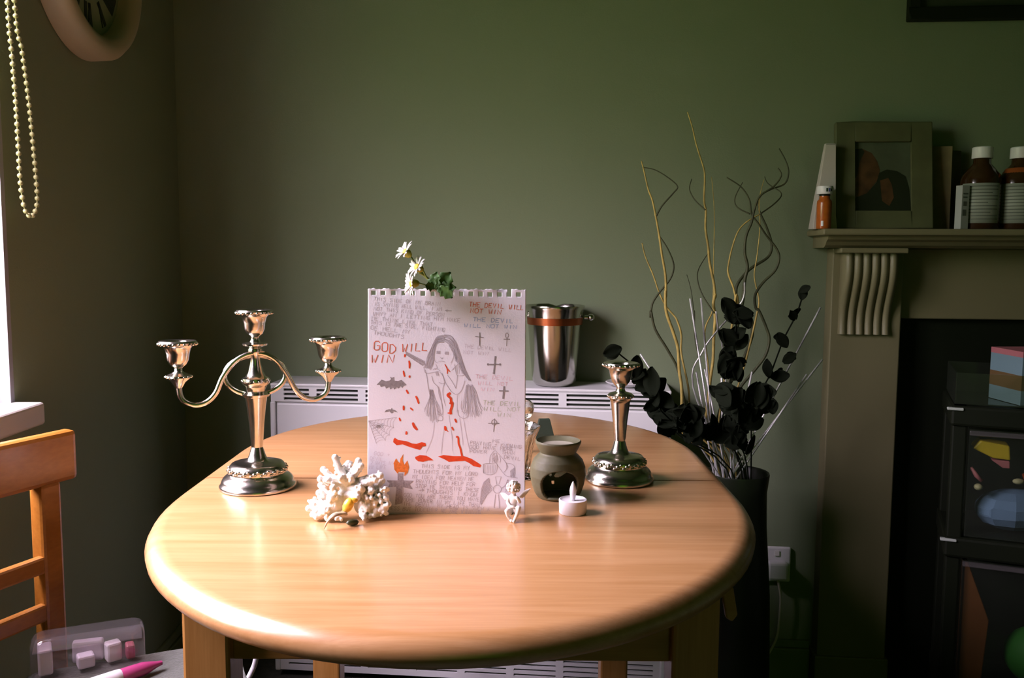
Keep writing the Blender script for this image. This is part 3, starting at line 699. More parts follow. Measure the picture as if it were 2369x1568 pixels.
INK = {'pencil': mat('pencil_line', (.50, .45, .50), .8, var=.1, vscale=300), 'dark': mat('dark_pencil', (.27, .24, .25), .8, var=.2, vscale=300), 'red': mat('red_pen', (.74, .13, .05), .7, var=.1, vscale=200),
       'blood': mat('orange_red_felt_pen', (.74, .065, .012), .6, var=.12, vscale=200), 'blue': mat('blue_crayon', (.42, .52, .74), .8, var=.1, vscale=300), 'pink': mat('pink_crayon', (.82, .55, .64), .8, var=.06, vscale=300),
       'green': mat('green_crayon', (.50, .56, .44), .8, var=.1, vscale=300), 'flame': mat('orange_felt_pen', (.80, .20, .03), .6, var=.2, vscale=300), 'light': mat('light_pencil', (.64, .58, .66), .8, var=.06, vscale=300), 'shade': mat('pencil_shading', (.40, .35, .37), .85, var=.25, vscale=500)}
class Ink:
    def __init__(s): s.mb = MB()
    def line(s, P, wd=1.0, o=.00032, taper=False):
        P = [Vector((p[0], p[1])) for p in P]; n = len(P); A = []; B = []
        for i in range(n):
            t = P[min(i+1, n-1)] - P[max(i-1, 0)]; t = t.normalized() if t.length > 1e-6 else Vector((1, 0)); q = Vector((-t.y, t.x))
            f = wd/2*(1 if not taper else .35+.65*math.sin(PI*(.12+.76*i/max(1, n-1))))
            A.append(S(*(P[i]+q*f), o)); B.append(S(*(P[i]-q*f), o))
        b_ = len(s.mb.v); s.mb.v += A+B
        for i in range(n-1): s.mb.f.append((b_+i, b_+i+1, b_+n+i+1, b_+n+i))
    def curve(s, P, wd=1.0, n=5, **k): s.line([(p.x, p.y) for p in smoothpts([(p[0], p[1], 0) for p in P], n)], wd, **k)
    def fill(s, P, o=.00030):
        me = bpy.data.meshes.new('t'); from mathutils.geometry import tessellate_polygon
        V_ = [Vector((p[0], p[1], 0)) for p in P]; b_ = len(s.mb.v); s.mb.v += [S(p.x, p.y, o) for p in V_]
        for t in tessellate_polygon([V_]): s.mb.f.append(tuple(b_+i for i in t))
        bpy.data.meshes.remove(me)
    def hatch(s, P, ang, gap, wd, jit=.6):
        """short pencil strokes clipped to polygon P"""
        ca, sa = math.cos(ang), math.sin(ang); Q = [(x*ca+y*sa, -x*sa+y*ca) for x, y in P]; v = min(q[1] for q in Q); vm = max(q[1] for q in Q)
        while v < vm:
            v += gap*R_.uniform(.7, 1.3); xs_ = []
            for i in range(len(Q)):
                (x0, y0), (x1, y1) = Q[i-1], Q[i]
                if (y0 > v) != (y1 > v): xs_.append(x0+(v-y0)*(x1-x0)/(y1-y0))
            xs_.sort()
            for i in range(0, len(xs_)-1, 2):
                a, b_ = xs_[i]+R_.uniform(-jit, jit), xs_[i+1]+R_.uniform(-jit, jit); dv = R_.uniform(-jit, jit)
                s.line([(a*ca-v*sa, a*sa+v*ca), (b_*ca-(v+dv)*sa, b_*sa+(v+dv)*ca)], wd)
    def build(s, name, ink): return s.mb.build(name, INK[ink], sheet)
FONT = {'A': '06 20 46;13 33', 'B': '06 00 30 41 32 03;32 44 45 36 06', 'C': '41 30 10 01 05 16 36 45', 'D': '06 00 20 42 44 26 06', 'E': '40 00 06 46;03 33', 'F': '40 00 06;03 33', 'G': '41 30 10 01 05 16 36 45 43 23', 'H': '00 06;40 46;03 43', 'I': '20 26', 'J': '30 35 26 15', 'K': '00 06;40 03 46',
        'L': '00 06 46', 'M': '06 00 23 40 46', 'N': '06 00 46 40', 'O': '10 30 41 45 36 16 05 01 10', 'P': '06 00 30 41 42 33 03', 'R': '06 00 30 41 42 33 03;23 46', 'S': '41 30 10 01 12 33 45 36 16 05', 'T': '00 40;20 26', 'U': '00 05 16 36 45 40', 'V': '00 26 40', 'W': '00 16 23 36 40', 'X': '00 46;40 06', 'Y': '00 23 40;23 26',
        '2': '01 10 30 41 43 06 46', '.': '25 26', ',': '25 17', '?': '01 10 30 41 23 24;25 26', '+': '21 25;03 43', '!': '20 24;25 26', "'": '20 21'}
def letters(k, txt, x0, y0, x1, y1, h, wd=.9, jit=.35, lean=.12):
    """hand lettering from (x0,y0) to (x1,y1), the top-left of the first and last letters"""
    n = len(txt); adv = (x1-x0)/max(1, n); w_ = adv*.72
    for i, ch_ in enumerate(txt):
        if ch_ not in FONT: continue
        bx_ = x0+adv*i+R_.uniform(-jit, jit)*.6; by_ = y0+(y1-y0)*i/max(1, n-1)+R_.uniform(-jit, jit)
        for st in FONT[ch_].split(';'):
            P = [(bx_+int(c[0])/4*w_+lean*(h-int(c[1])/6*h)+R_.uniform(-jit, jit)*.35, by_+int(c[1])/6*h+R_.uniform(-jit, jit)*.35) for c in st.split()]
            k.line(P, wd)
k = Ink()
for t in (("THIS SIDE OF MY BRAIN", 862, 692, 1018, 703, 8), ("IS SAYING HELL WILL, I AM", 864, 703, 1020, 715, 8), ("NOT THIS KIND OF PERSON", 862, 714, 1026, 728, 8), ("WHY? AM I LETTING HIM MAKE", 860, 726, 1064, 740, 8.5),
          ("ME THINK LIKE THAT", 858, 736, 1000, 750, 8), ("THIS IS THE SIDE, FIGHTING", 855, 745, 1028, 762, 8.5), ("OF HELL MY", 855, 757, 948, 767, 8.5), ("THOUGHTS", 862, 769, 934, 778, 8.5)): letters(k, *t, wd=1.0)
k.line([(1030, 722), (1043, 722.5)], 1.3); k.fill([(1027, 722), (1033, 719), (1033, 725)])
k.build('pencil_lettering', 'pencil')
k = Ink(); letters(k, "THE DEVIL WILL", 1083, 702, 1212, 709, 10.5, 1.3); letters(k, "NOT WIN", 1086, 717, 1160, 720, 10, 1.3); k.build('red_lettering', 'red')
k = Ink(); letters(k, "GOD", 863, 793, 917, 800, 20, 1.9, lean=.05); letters(k, "WILL", 927, 799, 990, 796, 18, 1.9); letters(k, "WIN", 855, 824, 912, 824, 18, 1.9, lean=.2); k.build('red_lettering', 'red')
k = Ink(); letters(k, "THE DEVIL", 1092, 737, 1188, 741, 9, 1.7); letters(k, "WILL NOT WIN", 1072, 752, 1196, 755, 8, 1.6); k.build('blue_lettering', 'blue')
k = Ink(); letters(k, "THE DEVIL WILL", 1072, 799, 1184, 808, 8, 1.0); letters(k, "NOT WIN", 1070, 813, 1130, 817, 7.5, 1.0); k.build('faint_lettering', 'light'); k = Ink(); letters(k, "GOD +", 864, 1046, 902, 1049, 8); letters(k, "DEVIL", 855, 1057, 885, 1059, 8); letters(k, "2 WAYS IN", 856, 1067, 908, 1068, 8); letters(k, "MY LIFE", 853, 1077, 893, 1077, 8); k.build('faint_lettering', 'light')
k = Ink(); letters(k, "THE DEVIL", 1098, 868, 1188, 873, 9, 1.0); letters(k, "WILL NOT", 1104, 884, 1176, 886, 8, 1.0); letters(k, "WIN", 1112, 898, 1144, 899, 8, 1.0); k.build('pink_lettering', 'pink')
k = Ink(); letters(k, "THE DEVIL", 1117, 928, 1206, 931, 9.5, 1.1); letters(k, "WILL NOT", 1118, 943, 1206, 944, 8.5, 1.1); letters(k, "WIN", 1150, 956, 1184, 957, 9, 1.1); k.build('green_lettering', 'green')
k = Ink()
for t in (("ME", 1139, 1017, 1158, 1018, 7), ("PRAYING + KNOWING", 1087, 1021, 1208, 1030, 8), ("GOD HAVE MORE", 1085, 1031, 1189, 1036, 7.5), ("POWER", 1086, 1041, 1127, 1043, 7), ("THAN", 1160, 1044, 1192, 1045, 7), ("DEVIL", 1166, 1054, 1206, 1058, 7.5),
          ("THIS SIDE IS MY", 973, 1075, 1087, 1079, 8), ("THOUGHTS FOR MY LORD", 954, 1087, 1106, 1093, 8.5), ("MY IDEA FOR HEAVEN ME", 953, 1099, 1097, 1105, 8.5), ("PRAYING FOR HELP FOR", 961, 1110, 1100, 1117, 8.5), ("STOP ME THINKING THESE", 960, 1120, 1109, 1130, 8.5),
          ("THOUGHTS I KNOW", 985, 1132, 1104, 1141, 8.5), ("GOD YOU ARE THERE YOU HAVE", 933, 1141, 1110, 1152, 8.5), ("MORE POWER IN MY LIFE THAN", 932, 1151, 1111, 1164, 8.5), ("THE DEVIL. MY HEAD IS SUCH A", 932, 1161, 1134, 1174, 8.5), ("MESS BUT TOGETHER WE ARE WINNING", 897, 1171, 1114, 1182, 8.5)): letters(k, *t, wd=1.05)
k.line([(968, 1135), (976, 1134)], 1.8); k.fill([(975, 1131), (981, 1134), (975, 1138)])
k.build('pencil_lettering', 'pencil')

def CR(P, ox, oy, s): return [(ox+x/s, oy+y/s) for x, y in P]
# bats, crosses, ankh
def solo(name, ink, f): k_ = Ink(); f(k_); return k_.build(name, ink)
def disc(k_, x, y, r): k_.fill([(x+r*math.cos(2*PI*i/12), y+r*math.sin(2*PI*i/12)) for i in range(12)])
solo('bat_drawing', 'dark', lambda k_: k_.fill(CR([(230,335),(320,240),(400,270),(470,255),(490,230),(475,190),(510,205),(550,190),(540,240),(560,260),(620,265),(680,245),(775,335),(720,350),(695,395),(670,350),(625,400),(600,370),(555,420),(530,380),(480,415),(460,370),(400,400),(380,350),(305,370),(290,335)], 840, 850, 7.84)))
solo('bat_drawing', 'dark', lambda k_: k_.fill(CR([(375,830),(400,790),(460,770),(490,775),(510,745),(520,780),(570,790),(615,830),(540,808),(515,845),(490,840),(470,808),(420,815)], 840, 850, 7.84)))
def lines(*L): return lambda k_: [k_.line(P, w_) for P, w_ in L]
solo('cross_drawing', 'dark', lines(([(1108.5, 772), (1108, 802)], 2.2), ([(1098, 781), (1118, 784)], 1.6)))
def ankh(k_): k_.line([(1171.5, 785), (1171, 803)], 1.2); k_.line([(1164, 787), (1179, 787)], 1.6); k_.curve([(1171.5, 786), (1168, 778), (1171.5, 772.5), (1175.5, 778), (1171.5, 786)], 1.2)
solo('ankh_drawing', 'dark', ankh)
def budded(k_):
    k_.line([(1145, 826), (1141.5, 866)], 3.6); k_.line([(1128, 845), (1156, 845)], 2.8)
    for c_ in ((1128, 845), (1156, 845), (1141.5, 865)): disc(k_, *c_, 2.6)
solo('cross_drawing', 'dark', budded)
solo('cross_drawing', 'dark', lines(([(1166, 895), (1163.5, 924)], 4.2), ([(1154, 905.5), (1176, 906)], 3.0)))
def celtic(k_): k_.line([(1144, 969), (1141.5, 1000)], 1.5); k_.line([(1129, 980.5), (1155, 980.5)], 1.5); k_.line([(1142.7+6*math.cos(2*PI*i/20), 978+6*math.sin(2*PI*i/20)) for i in range(21)], 1.4)
solo('cross_drawing', 'dark', celtic)
def spider(k_):
    k_.fill([(874+5*math.cos(2*PI*i/10), 988+4.2*math.sin(2*PI*i/10)) for i in range(10)])
    for s_ in (-1, 1):
        for q in range(4): k_.line([(874, 988), (874+s_*(6+q), 983+q*3), (874+s_*(11+q*.6), 981+q*4.6)], .7)
solo('spider_drawing', 'dark', spider)
# spider's web
k = Ink(); o_ = (851, 975); ends = CR([(600,920),(550,1105),(470,1240),(400,1335),(230,1390)], 840, 850, 7.84)
for e_ in ends: k.line([o_, e_], .9)
for f_ in (.25, .38, .5, .62, .74, .86, .98):
    ring_ = []
    for i in range(len(ends)-1):
        a, b_ = [(o_[0]+(q[0]-o_[0])*f_, o_[1]+(q[1]-o_[1])*f_) for q in (ends[i], ends[i+1])]
        for t in range(5): u_ = t/4; sag = 1-.07*math.sin(PI*u_); p_ = (a[0]+(b_[0]-a[0])*u_, a[1]+(b_[1]-a[1])*u_); ring_.append((o_[0]+(p_[0]-o_[0])*sag, o_[1]+(p_[1]-o_[1])*sag))
    k.line(ring_, .7)
k.build('web_drawing', 'pencil')
# praying hands, winged cross outline
k = Ink()
c_ = lambda P: CR(P, 1030, 1010, 7.84)
for P in ([(800,490),(815,360),(895,262),(960,315),(1040,400),(1100,480),(1130,560),(1062,650)], [(885,495),(880,360),(920,300),(945,400),(918,500)], [(850,480),(850,370),(890,300)], [(920,480),(960,540),(1090,700),(1200,735),(1320,755)], [(680,510),(760,490),(880,500)], [(690,500),(690,650),(760,690),(850,690),(925,640),(940,520)], [(1100,480),(1250,530),(1262,740)], [(1110,490),(1110,590)], [(980,360),(1000,420),(985,470)]): k.curve(c_(P), 1.0)
for x in range(700, 920, 30): k.line(c_([(x, 520), (x-8+R_.uniform(-6, 6), 670)]), .8)
k.hatch(c_([(1180,620),(1260,560),(1262,740),(1180,740)]), 1.4, 1.6, .8); k.hatch(c_([(860,400),(930,320),(960,440),(900,500)]), 1.2, 1.7, .8)
k.build('praying_hands_drawing', 'pencil')
k = Ink()
k.line([(945/7.84+1030+9.3*math.cos(2*PI*i/24), 955/7.84+1010+9.3*math.sin(2*PI*i/24)) for i in range(25)], 1.3)
for P in ([(935,870),(910,732),(1015,728),(972,870)], [(915,1050),(885,1290),(990,1300),(966,1050)], [(790,755),(700,830),(655,950),(630,1200),(650,1232),(760,1050),(855,965)], [(790,755),(810,860),(858,930)], [(1135,780),(1165,830),(1200,950),(1240,1190)], [(1135,780),(1100,880),(1030,935)]): k.line(c_(P), 1.25)
k.hatch(c_([(790,760),(700,830),(655,950),(632,1200),(650,1230),(755,1045),(850,960),(806,860)]), .9, 1.9, .8); k.hatch(c_([(790,760),(700,830),(655,950),(632,1200),(650,1230),(755,1045),(850,960),(806,860)]), 2.0, 2.4, .8)
k.hatch(c_([(1135,780),(1100,880),(1090,1010),(1160,1000)]), 1.0, 2, .8)
k.build('winged_cross_drawing', 'pencil')
# torch cross
k = Ink()
for P in ([(919, 1096), (931, 1096), (930, 1112), (919, 1112)], [(894, 1112), (955, 1113), (946, 1121), (953, 1131), (931, 1127), (897, 1126), (901, 1119)], [(916, 1127), (930, 1127), (929, 1164), (913, 1168)]): k.hatch(P, 1.45, 1.05, .95, .4); k.hatch(P, .3, 2.2, .8, .4); k.line(P+[P[0]], 1.0)
k.line([(930, 1096), (933, 1128), (929, 1168)], .9)
k.build('torch_cross_drawing', 'shade')
k = Ink()
k.hatch([(936, 816), (980, 839), (982, 846), (976, 849), (938, 824)], .47, 1.0, .9); k.line([(936, 816), (981, 839), (977, 849), (938, 824), (936, 816)], 1.0)
k.build('knife_drawing', 'shade')
# weeping woman
c_ = lambda P: CR(P, 960, 760, 6.535)
k = Ink()
L1 = [(430,120),(330,140),(270,225),(220,330),(180,430),(145,540),(125,600)]; L2 = [(425,235),(330,240),(300,280),(280,360),(270,450),(270,530),(230,640)]
G1 = [(430,110),(530,120),(600,200),(650,320),(690,440),(730,560),(770,680),(840,800)]; G2 = [(430,215),(500,265),(545,345),(580,430),(600,500),(640,540),(700,660),(800,790)]
for i in range(20):
    t = (i+R_.uniform(0, .9))/20
    k.curve(c_([(a[0]+(b_[0]-a[0])*t+R_.uniform(-7, 7), a[1]+(b_[1]-a[1])*t+R_.uniform(-9, 9)) for a, b_ in zip(L1, L2)]), .75)
    k.curve(c_([(a[0]+(b_[0]-a[0])*t+R_.uniform(-7, 7), a[1]+(b_[1]-a[1])*t+R_.uniform(-9, 9)) for a, b_ in zip(G1, G2)]), .75)
for i in range(22):
    t = i/21; k.curve(c_([(215+40*t, 930+20*R_.random()), (200+90*t+R_.uniform(-10, 10), 1060), (150+200*t+R_.uniform(-15, 15), 1180+R_.uniform(0, 60)), (130+260*t, 1240+160*math.sin(PI*t*.8)+R_.uniform(-30, 50))]), .75)
    k.curve(c_([(770+90*t, 850+30*R_.random()), (745+170*t+R_.uniform(-10, 10), 980), (720+260*t+R_.uniform(-15, 15), 1130+R_.uniform(0, 40)), (700+340*t, 1260+70*math.sin(PI*t)+R_.uniform(-40, 40))]), .75)
for P in ([(300,285),(285,360),(275,440),(290,510),(330,540)], [(500,270),(550,345),(575,420),(560,480),(530,540)], [(375,450),(385,470),(400,472),(412,455)], [(345,520),(390,510),(440,520)], [(120,600),(140,680),(200,690),(260,680),(335,665),(380,690),(410,740),(430,800),(420,850),(350,830)],
          [(480,720),(540,800),(610,920)], [(632,730),(620,830),(603,915)], [(395,690),(450,830),(520,940),(570,990),(630,1005),(690,950),(730,850),(742,800)], [(590,560),(600,640),(625,720),(700,725),(770,700)], [(545,650),(600,590),(650,545)],
          [(140,640),(170,760),(180,850),(205,985),(240,1100)], [(240,735),(270,830),(335,900),(350,1000),(395,1140),(412,1270)], [(440,830),(410,920),(415,1040),(450,1180)], [(345,890),(380,1050),(405,1230)], [(240,1025),(280,1035)], [(330,1250),(400,1310),(410,1270)], [(330,1300),(405,1340),(400,1400),(330,1390)],
          [(700,1100),(690,1210),(740,1290),(790,1220),(770,1110)], [(640,1240),(650,1320),(730,1370),(790,1330),(790,1250)], [(300,550),(320,610),(290,640)], [(260,640),(310,620),(370,660)]): k.curve(c_(P), 1.1)
for x in (620, 650, 690, 730): k.line(c_([(x, 575), (x+10, 700)]), .9)
for cx_, cy_ in ((340, 378), (466, 388)):
    for i in range(10): k.line(c_([(cx_-26+R_.uniform(-5, 5), cy_-18+4*i), (cx_+26+R_.uniform(-5, 5), cy_-16+4*i)]), .8)
for i in range(8): k.line(c_([(300+5*i, 670), (312+5*i, 725)]), .8)
for P in ([(640,1000),(640,1250)], [(1003,985),(1000,1012),(984,1048)], ): pass
k.build('woman_drawing', 'pencil')
k = Ink()
for P in ([(1003, 978), (999, 1012), (984, 1048)], [(1037, 962), (1044, 1010), (1046, 1045)], [(1062, 968), (1068, 1010), (1070, 1030)], [(1070, 965), (1078, 1010), (1086, 1045)], [(1027, 985), (1022, 1020), (1020, 1050)], [(1056, 912), (1056, 955)]): k.curve(P, .9)
k.build('woman_skirt_drawing', 'light')
k = Ink()
for P, w_ in (([(935,822),(934,829)],4), ([(944,837),(945.5,845),(945,855)],4.5), ([(931,860),(934,874)],4), ([(946,871),(945,876)],4.5), ([(938,904),(943,913)],4.5), ([(960,918),(964,926),(967,936)],4.8), ([(932,940),(932,951)],4.6), ([(947,945),(954,951)],3.6), ([(922,968),(925,976)],4),
              ([(953,979),(957,988),(964,996)],6.5), ([(939,999),(938,1007)],4.6), ([(1041,911),(1034,916),(1041,923),(1042,930),(1045,935),(1043,945),(1041,952),(1042,960)],5.6), ([(1034,957),(1042,957)],3), ([(1038,934),(1047,936)],5), ([(1051,970),(1055,979)],4.6), ([(1044,989),(1048,997)],3.6), ([(1028,987),(1030,998)],6), ([(1030,995),(1036,1000)],2),
              ([(1054,1012),(1059,1013),(1060,1027),(1064,1038),(1068,1056)],4.2), ([(1027,845),(1033,856),(1033,867)],2.6), ([(1034,856),(1040,863)],2.2)): (lambda k_: (k_.curve(P, w_, taper=len(P) < 4), k_.build('red_drip', 'blood')))(Ink())
for P in ([(908,1024),(909,1017),(912,1014),(920,1019),(940,1022),(952,1027),(962,1028),(974,1024),(983,1026),(984,1033),(976,1034),(970,1042),(955,1038),(940,1033),(930,1029),(916,1031)], [(959,1058),(970,1054),(985,1055),(994,1060),(1002,1066),(990,1066),(978,1069),(966,1068),(960,1063)],
          [(1012,1057),(1025,1054),(1050,1056),(1073,1056),(1090,1062),(1105,1071),(1113,1077),(1110,1082),(1095,1079),(1085,1072),(1075,1067),(1055,1068),(1037,1069),(1026,1063)]): solo('red_puddle', 'blood', lambda k_: k_.fill(P))
k = Ink(); k.fill([(920,1098),(911,1087),(909,1072),(915,1061),(919,1068),(924,1072),(925,1062),(932,1051),(930,1065),(934,1076),(941,1066),(945,1082),(942,1094),(934,1102),(935,1093),(928,1093),(920,1092)]); k.build('torch_flame', 'flame')

# ================================================================== DAISIES behind and over the sheet
fl = thing('daisy_sprig', 'sprig of three white daisies with dark leaves over the top edge of the sheet', 'flowers', (c5.x, c5.y, TZ+.02))
stem_in = Vector((c5.x-.012, c5.y-.004, TZ+.022))
def Fq(x, y, Y): return py(x, y, Y)
edge = Fq(1006, 668, 1.182)
main = smoothpts([stem_in, stem_in + Vector((-.010, -.01, .10)), stem_in.lerp(edge, .6)+Vector((0, .01, .02)), edge, Fq(985, 640, 1.172), Fq(970, 630, 1.160)], 6)
MB().tube(main, .0017, 7).build('stem', STEM, fl, True, angle=180)
heads = [((939, 583), (-.62, -.45, .62), 1.165), ((966, 618), (-.66, -.55, .45), 1.157), ((954, 656), (-.9, -.5, -.05), 1.134)]
starts = [Fq(985, 640, 1.172), Fq(990, 645, 1.174), Fq(1000, 657, 1.178)]
for ((hx, hy), d, Y), st in zip(heads, starts):
    d = Vector(d).normalized(); c = Fq(hx, hy, Y); M_ = rot_to(d)
    MB().tube(smoothpts([st, st.lerp(c - d*.012, .55)+Vector((0, 0, -.002)), c - d*.010], 5), .0012, 6).build('flower_stem', STEM, fl, True, angle=180)
    dz = MB().lathe(c, [(.0006, -.010), (.0035, -.008), (.0058, -.003), (.0050, .0005), (.0004, .0012)], 14, M_).build('calyx', mat('yellow_green_calyx', (.42, .40, .05), .6, var=.3, vscale=200), fl, True)
    MB().sphere(c + d*.0015, .0046, 12, 7, (1, 1, .55), M_).build('disc', YELLOW, dz, True, angle=180)
    proto = None
    for i in range(17):
        a = 2*PI*i/17; L_ = .0105*R_.uniform(.88, 1.1)
        if proto is None:
            pm = MB(); ring = []
            for q in range(6):
                t = q/5; wd = .0027*math.sin(PI*(.18+.74*t))**.7; z_ = .0025*math.sin(PI*t*.7); x_ = .003 + .0125*t
                ring.append([Vector((x_, -wd, z_+.0002)), Vector((x_, 0, z_+.0006)), Vector((x_, wd, z_+.0002)), Vector((x_, 0, z_-.0002))])
            pm.loft(ring); me_inv = WM[dz]; pm.v = [WM[dz] @ v for v in pm.v]; proto = pm.build('petal', PETAL, dz, True, angle=180)
        loc = WM[dz].inverted() @ c
        Mx = Matrix.Translation(loc) @ (M_ @ Matrix.Rotation(a, 3, 'Z') @ Matrix.Rotation(-.12+R_.uniform(-.2, .15), 3, 'Y')).to_4x4() @ Matrix.Scale(L_/.0105, 4)
        if i == 0: proto.matrix_local = Mx
        else: instance(proto, 'petal', dz, Mx)
def leaf_mesh(mb, base, d, nrm, L_, wd, lob=3, cup=.15):
    d = Vector(d).normalized(); s = d.cross(Vector(nrm)).normalized(); u = s.cross(d).normalized(); N_ = 12; top = []; bot = []
    rows = []
    for i in range(N_+1):
        t = i/N_; w_ = wd*math.sin(PI*min(1, t*.93+.05))**.8*(1+.28*math.sin(lob*2*PI*t)*(t > .1))
        c = base + d*L_*t + u*(-cup*L_*t*t)
        rows.append([c - s*w_ + u*wd*.25, c - s*w_*.5 + u*wd*.05, c, c + s*w_*.5 + u*wd*.05, c + s*w_ + u*wd*.25])
    b_ = len(mb.v)
    for r in rows: mb.v += r
    for i in range(N_):
        for j in range(4): mb.f.append((b_+i*5+j, b_+i*5+j+1, b_+(i+1)*5+j+1, b_+(i+1)*5+j))
    return mb
for (bx_, by_, tx, ty, wd, Y) in ((1003, 668, 1009, 631, .0085, 1.150), (1012, 672, 1040, 632, .0105, 1.148), (1010, 670, 1052, 664, .008, 1.146), (1006, 664, 985, 660, .006, 1.150), (1018, 662, 1044, 688, .0075, 1.130), (1000, 664, 1024, 648, .009, 1.155)):
    Y -= .014; a, b_ = Fq(bx_, by_, Y+.004), Fq(tx, ty, Y)
    leaf_mesh(MB(), a, b_-a, (R_.uniform(-.4, .2), -1, R_.uniform(-.2, .3)), (b_-a).length*1.05, wd).build('leaf', LEAF, fl, True, angle=180, solid=.0004)

# ================================================================== FLOOR VASE WITH TWIGS, STICKS AND BLACK LEAVES
VX, VY, VZ = .520, 1.995, .585
fv = thing('floor_vase', 'tall glossy black floor vase between the heater and the fireplace', 'vase', (VX, VY, 0))
MB().lathe((VX, VY, 0), [(.01, 0), (.075, 0), (.082, .01), (.085, .12), (.080, .3), (.068, .46), (.066, .54), (.071, VZ-.004), (.070, VZ), (.066, VZ-.003), (.061, .54), (.062, .46), (.05, .3)], 48).build('body', BLACKV, fv, True, angle=50)
NL = 46; LAYER = [0]
def layer(i):
    """every stem keeps its own slice of depth from the mouth to the tip, so that none runs through another"""
    return (i/(NL-1)-.5)
SLOTS = [(.0089*(x+.5*(y % 2)), .0077*y) for y in range(-7, 8) for x in range(-7, 8)]; SLOTS = [q for q in SLOTS if q[0]**2+q[1]**2 < .0525**2]
SEGS = []
def in_vase(P, f, i):
    g = layer(i)*.096; hw_ = math.sqrt(max(1e-5, .052**2-g*g)); x = max(-1, min(1, f))*hw_
    def tail(q): return [P[-1], Vector((VX+q[0], VY+q[1], VZ-.03)), Vector((VX+q[0]*.92, VY+q[1]*.92, .10))]
    def room(q):
        t = tail(q); best = 1
        for k_ in range(25):
            c = t[0].lerp(t[1], k_/24)
            for a_, b_ in SEGS:
                d_ = b_-a_; u_ = max(0, min(1, (c-a_).dot(d_)/max(1e-9, d_.length_squared))); best = min(best, (c-a_-d_*u_).length)
        return best
    near = sorted(SLOTS, key=lambda q: (q[0]-x)**2+(q[1]-g)**2)[:12]
    q = next((q for q in near if room(q) > .0062), None) or max(near, key=room); SLOTS.remove(q)   # a free place of its own in the mouth
    t = tail(q); SEGS.extend(zip(P[:-1], P[1:])); SEGS.extend(zip(t[:-1], t[1:]))
    return P + t[1:]
C5 = lambda P: [(1420+x/3.136, 240+y/3.136) for x, y in P]
C6 = lambda P: [(1420+x/3.136, 640+y/3.136) for x, y in P]
def lift(P, i, spread=.28, wob=.0008):
    n = len(P); g = layer(i); return [py(x, y, VY + g*(spread + (.096-spread)*j/max(1, n-1)) + R_.uniform(-wob, wob)) for j, (x, y) in enumerate(P)]
WG = 'curly willow branches in the floor vase'
def willow(label, segs, f, m, r0_=.0036, r1_=.0014, side=()):
    i = 24 + 2*((LAYER[0]*2) % 11); LAYER[0] += 1; segs = [q for q in segs if q[1] < 1010]; pts = in_vase(lift(segs, i), f, i); P = smoothpts(pts, 6); n = len(P)
    t = thing('willow_branch', label, 'branch', P[-1], 0, WG)
    MB().tube(P, [min(r1_+(r0_-r1_)*min(1, 1.8*q/n), .0021 + .02*max(0, 1-q/(n-12))) for q in range(n)], 8).build('stem', m, t, True, angle=180)
    for sg, mm in side:
        Q = smoothpts(lift(sg, i, .28, 0), 6); k_ = len(Q)
        MB().tube(Q, [.0009+.0011*i/k_ for i in range(k_)], 6).build('twig', mm, t, True, angle=180)
willow('pale willow branch standing leftmost in the vase with a dark loop at its tip', C5([(200,415),(215,470),(250,620),(280,700),(305,820),(330,960),(350,1100),(375,1250),(378,1400)]) + C6([(375,100),(380,250),(430,400),(465,520),(475,680),(490,780),(495,900),(490,1030),(505,1150)]), -.75, BARK, side=[(C5([(205,460),(300,480),(400,540),(462,600),(430,650),(350,740),(308,815)]), BARKD)])
willow('dark wavy willow branch curving out to the left of the palest one', C5([(332,960),(390,1050),(435,1170),(410,1270),(330,1370),(280,1450),(265,1550)]) + C6([(270,250),(300,380),(390,530),(460,660),(490,790),(520,950),(560,1150)]), -.6, BARKD, .003)
willow('thin pale willow twig low at the left of the bunch', C5([(205,1010),(230,1110),(285,1240),(330,1370),(380,1470),(440,1540)]) + C6([(460,320),(490,420),(490,560),(540,800),(580,1100)]), -.5, BARK, .0024)
willow('tallest pale willow branch rising above the middle of the bunch', C5([(535,60),(570,170),(600,300),(650,460),(660,540),(655,700),(668,780),(665,900),(685,1040),(695,1150),(725,1300),(735,1400)]) + C6([(735,130),(722,200),(735,300),(725,450),(720,600),(700,750),(690,850),(670,1000),(660,1150)]), -.15, BARK, .0036, side=[(C5([(565,545),(550,620),(590,700),(664,770)]), BARKD), (C5([(690,1075),(615,1200),(610,1290),(650,1400),(730,1520)]), BARKD)])
willow('straight thin willow shoot behind the tallest branch', C5([(710,530),(730,800),(725,1100),(722,1350)]) + C6([(715,250),(660,400),(690,700),(700,1000),(705,1150)]), -.05, BARK, .002, .0008)
willow('dark willow branch with the highest hook at the right of the bunch', C5([(1200,325),(1250,420),(1268,500),(1240,580),(1140,620),(1070,660),(1045,720),(1060,790),(1110,900),(1145,1020),(1120,1110),(1000,1190),(930,1260),(890,1330),(890,1420),(920,1480),(970,1540)]) + C6([(985,280),(1005,350),(1000,440),(940,600),(900,680),(830,800),(760,1000),(740,1150)]), .2, BARKD, .0040, side=[(C5([(1095,530),(1120,580),(1215,650),(1170,720),(1060,800)]), BARKD)])
willow('dark knotted willow branch with a short hook inside the highest one', C5([(1190,465),(1215,520),(1160,600),(1060,670),(1020,770),(1000,860),(960,960),(950,1080),(970,1180),(950,1280),(940,1400)]) + C6([(945,100),(930,200),(900,330),(880,480),(850,700),(800,900),(780,1150)]), .3, BARKD, .0042)
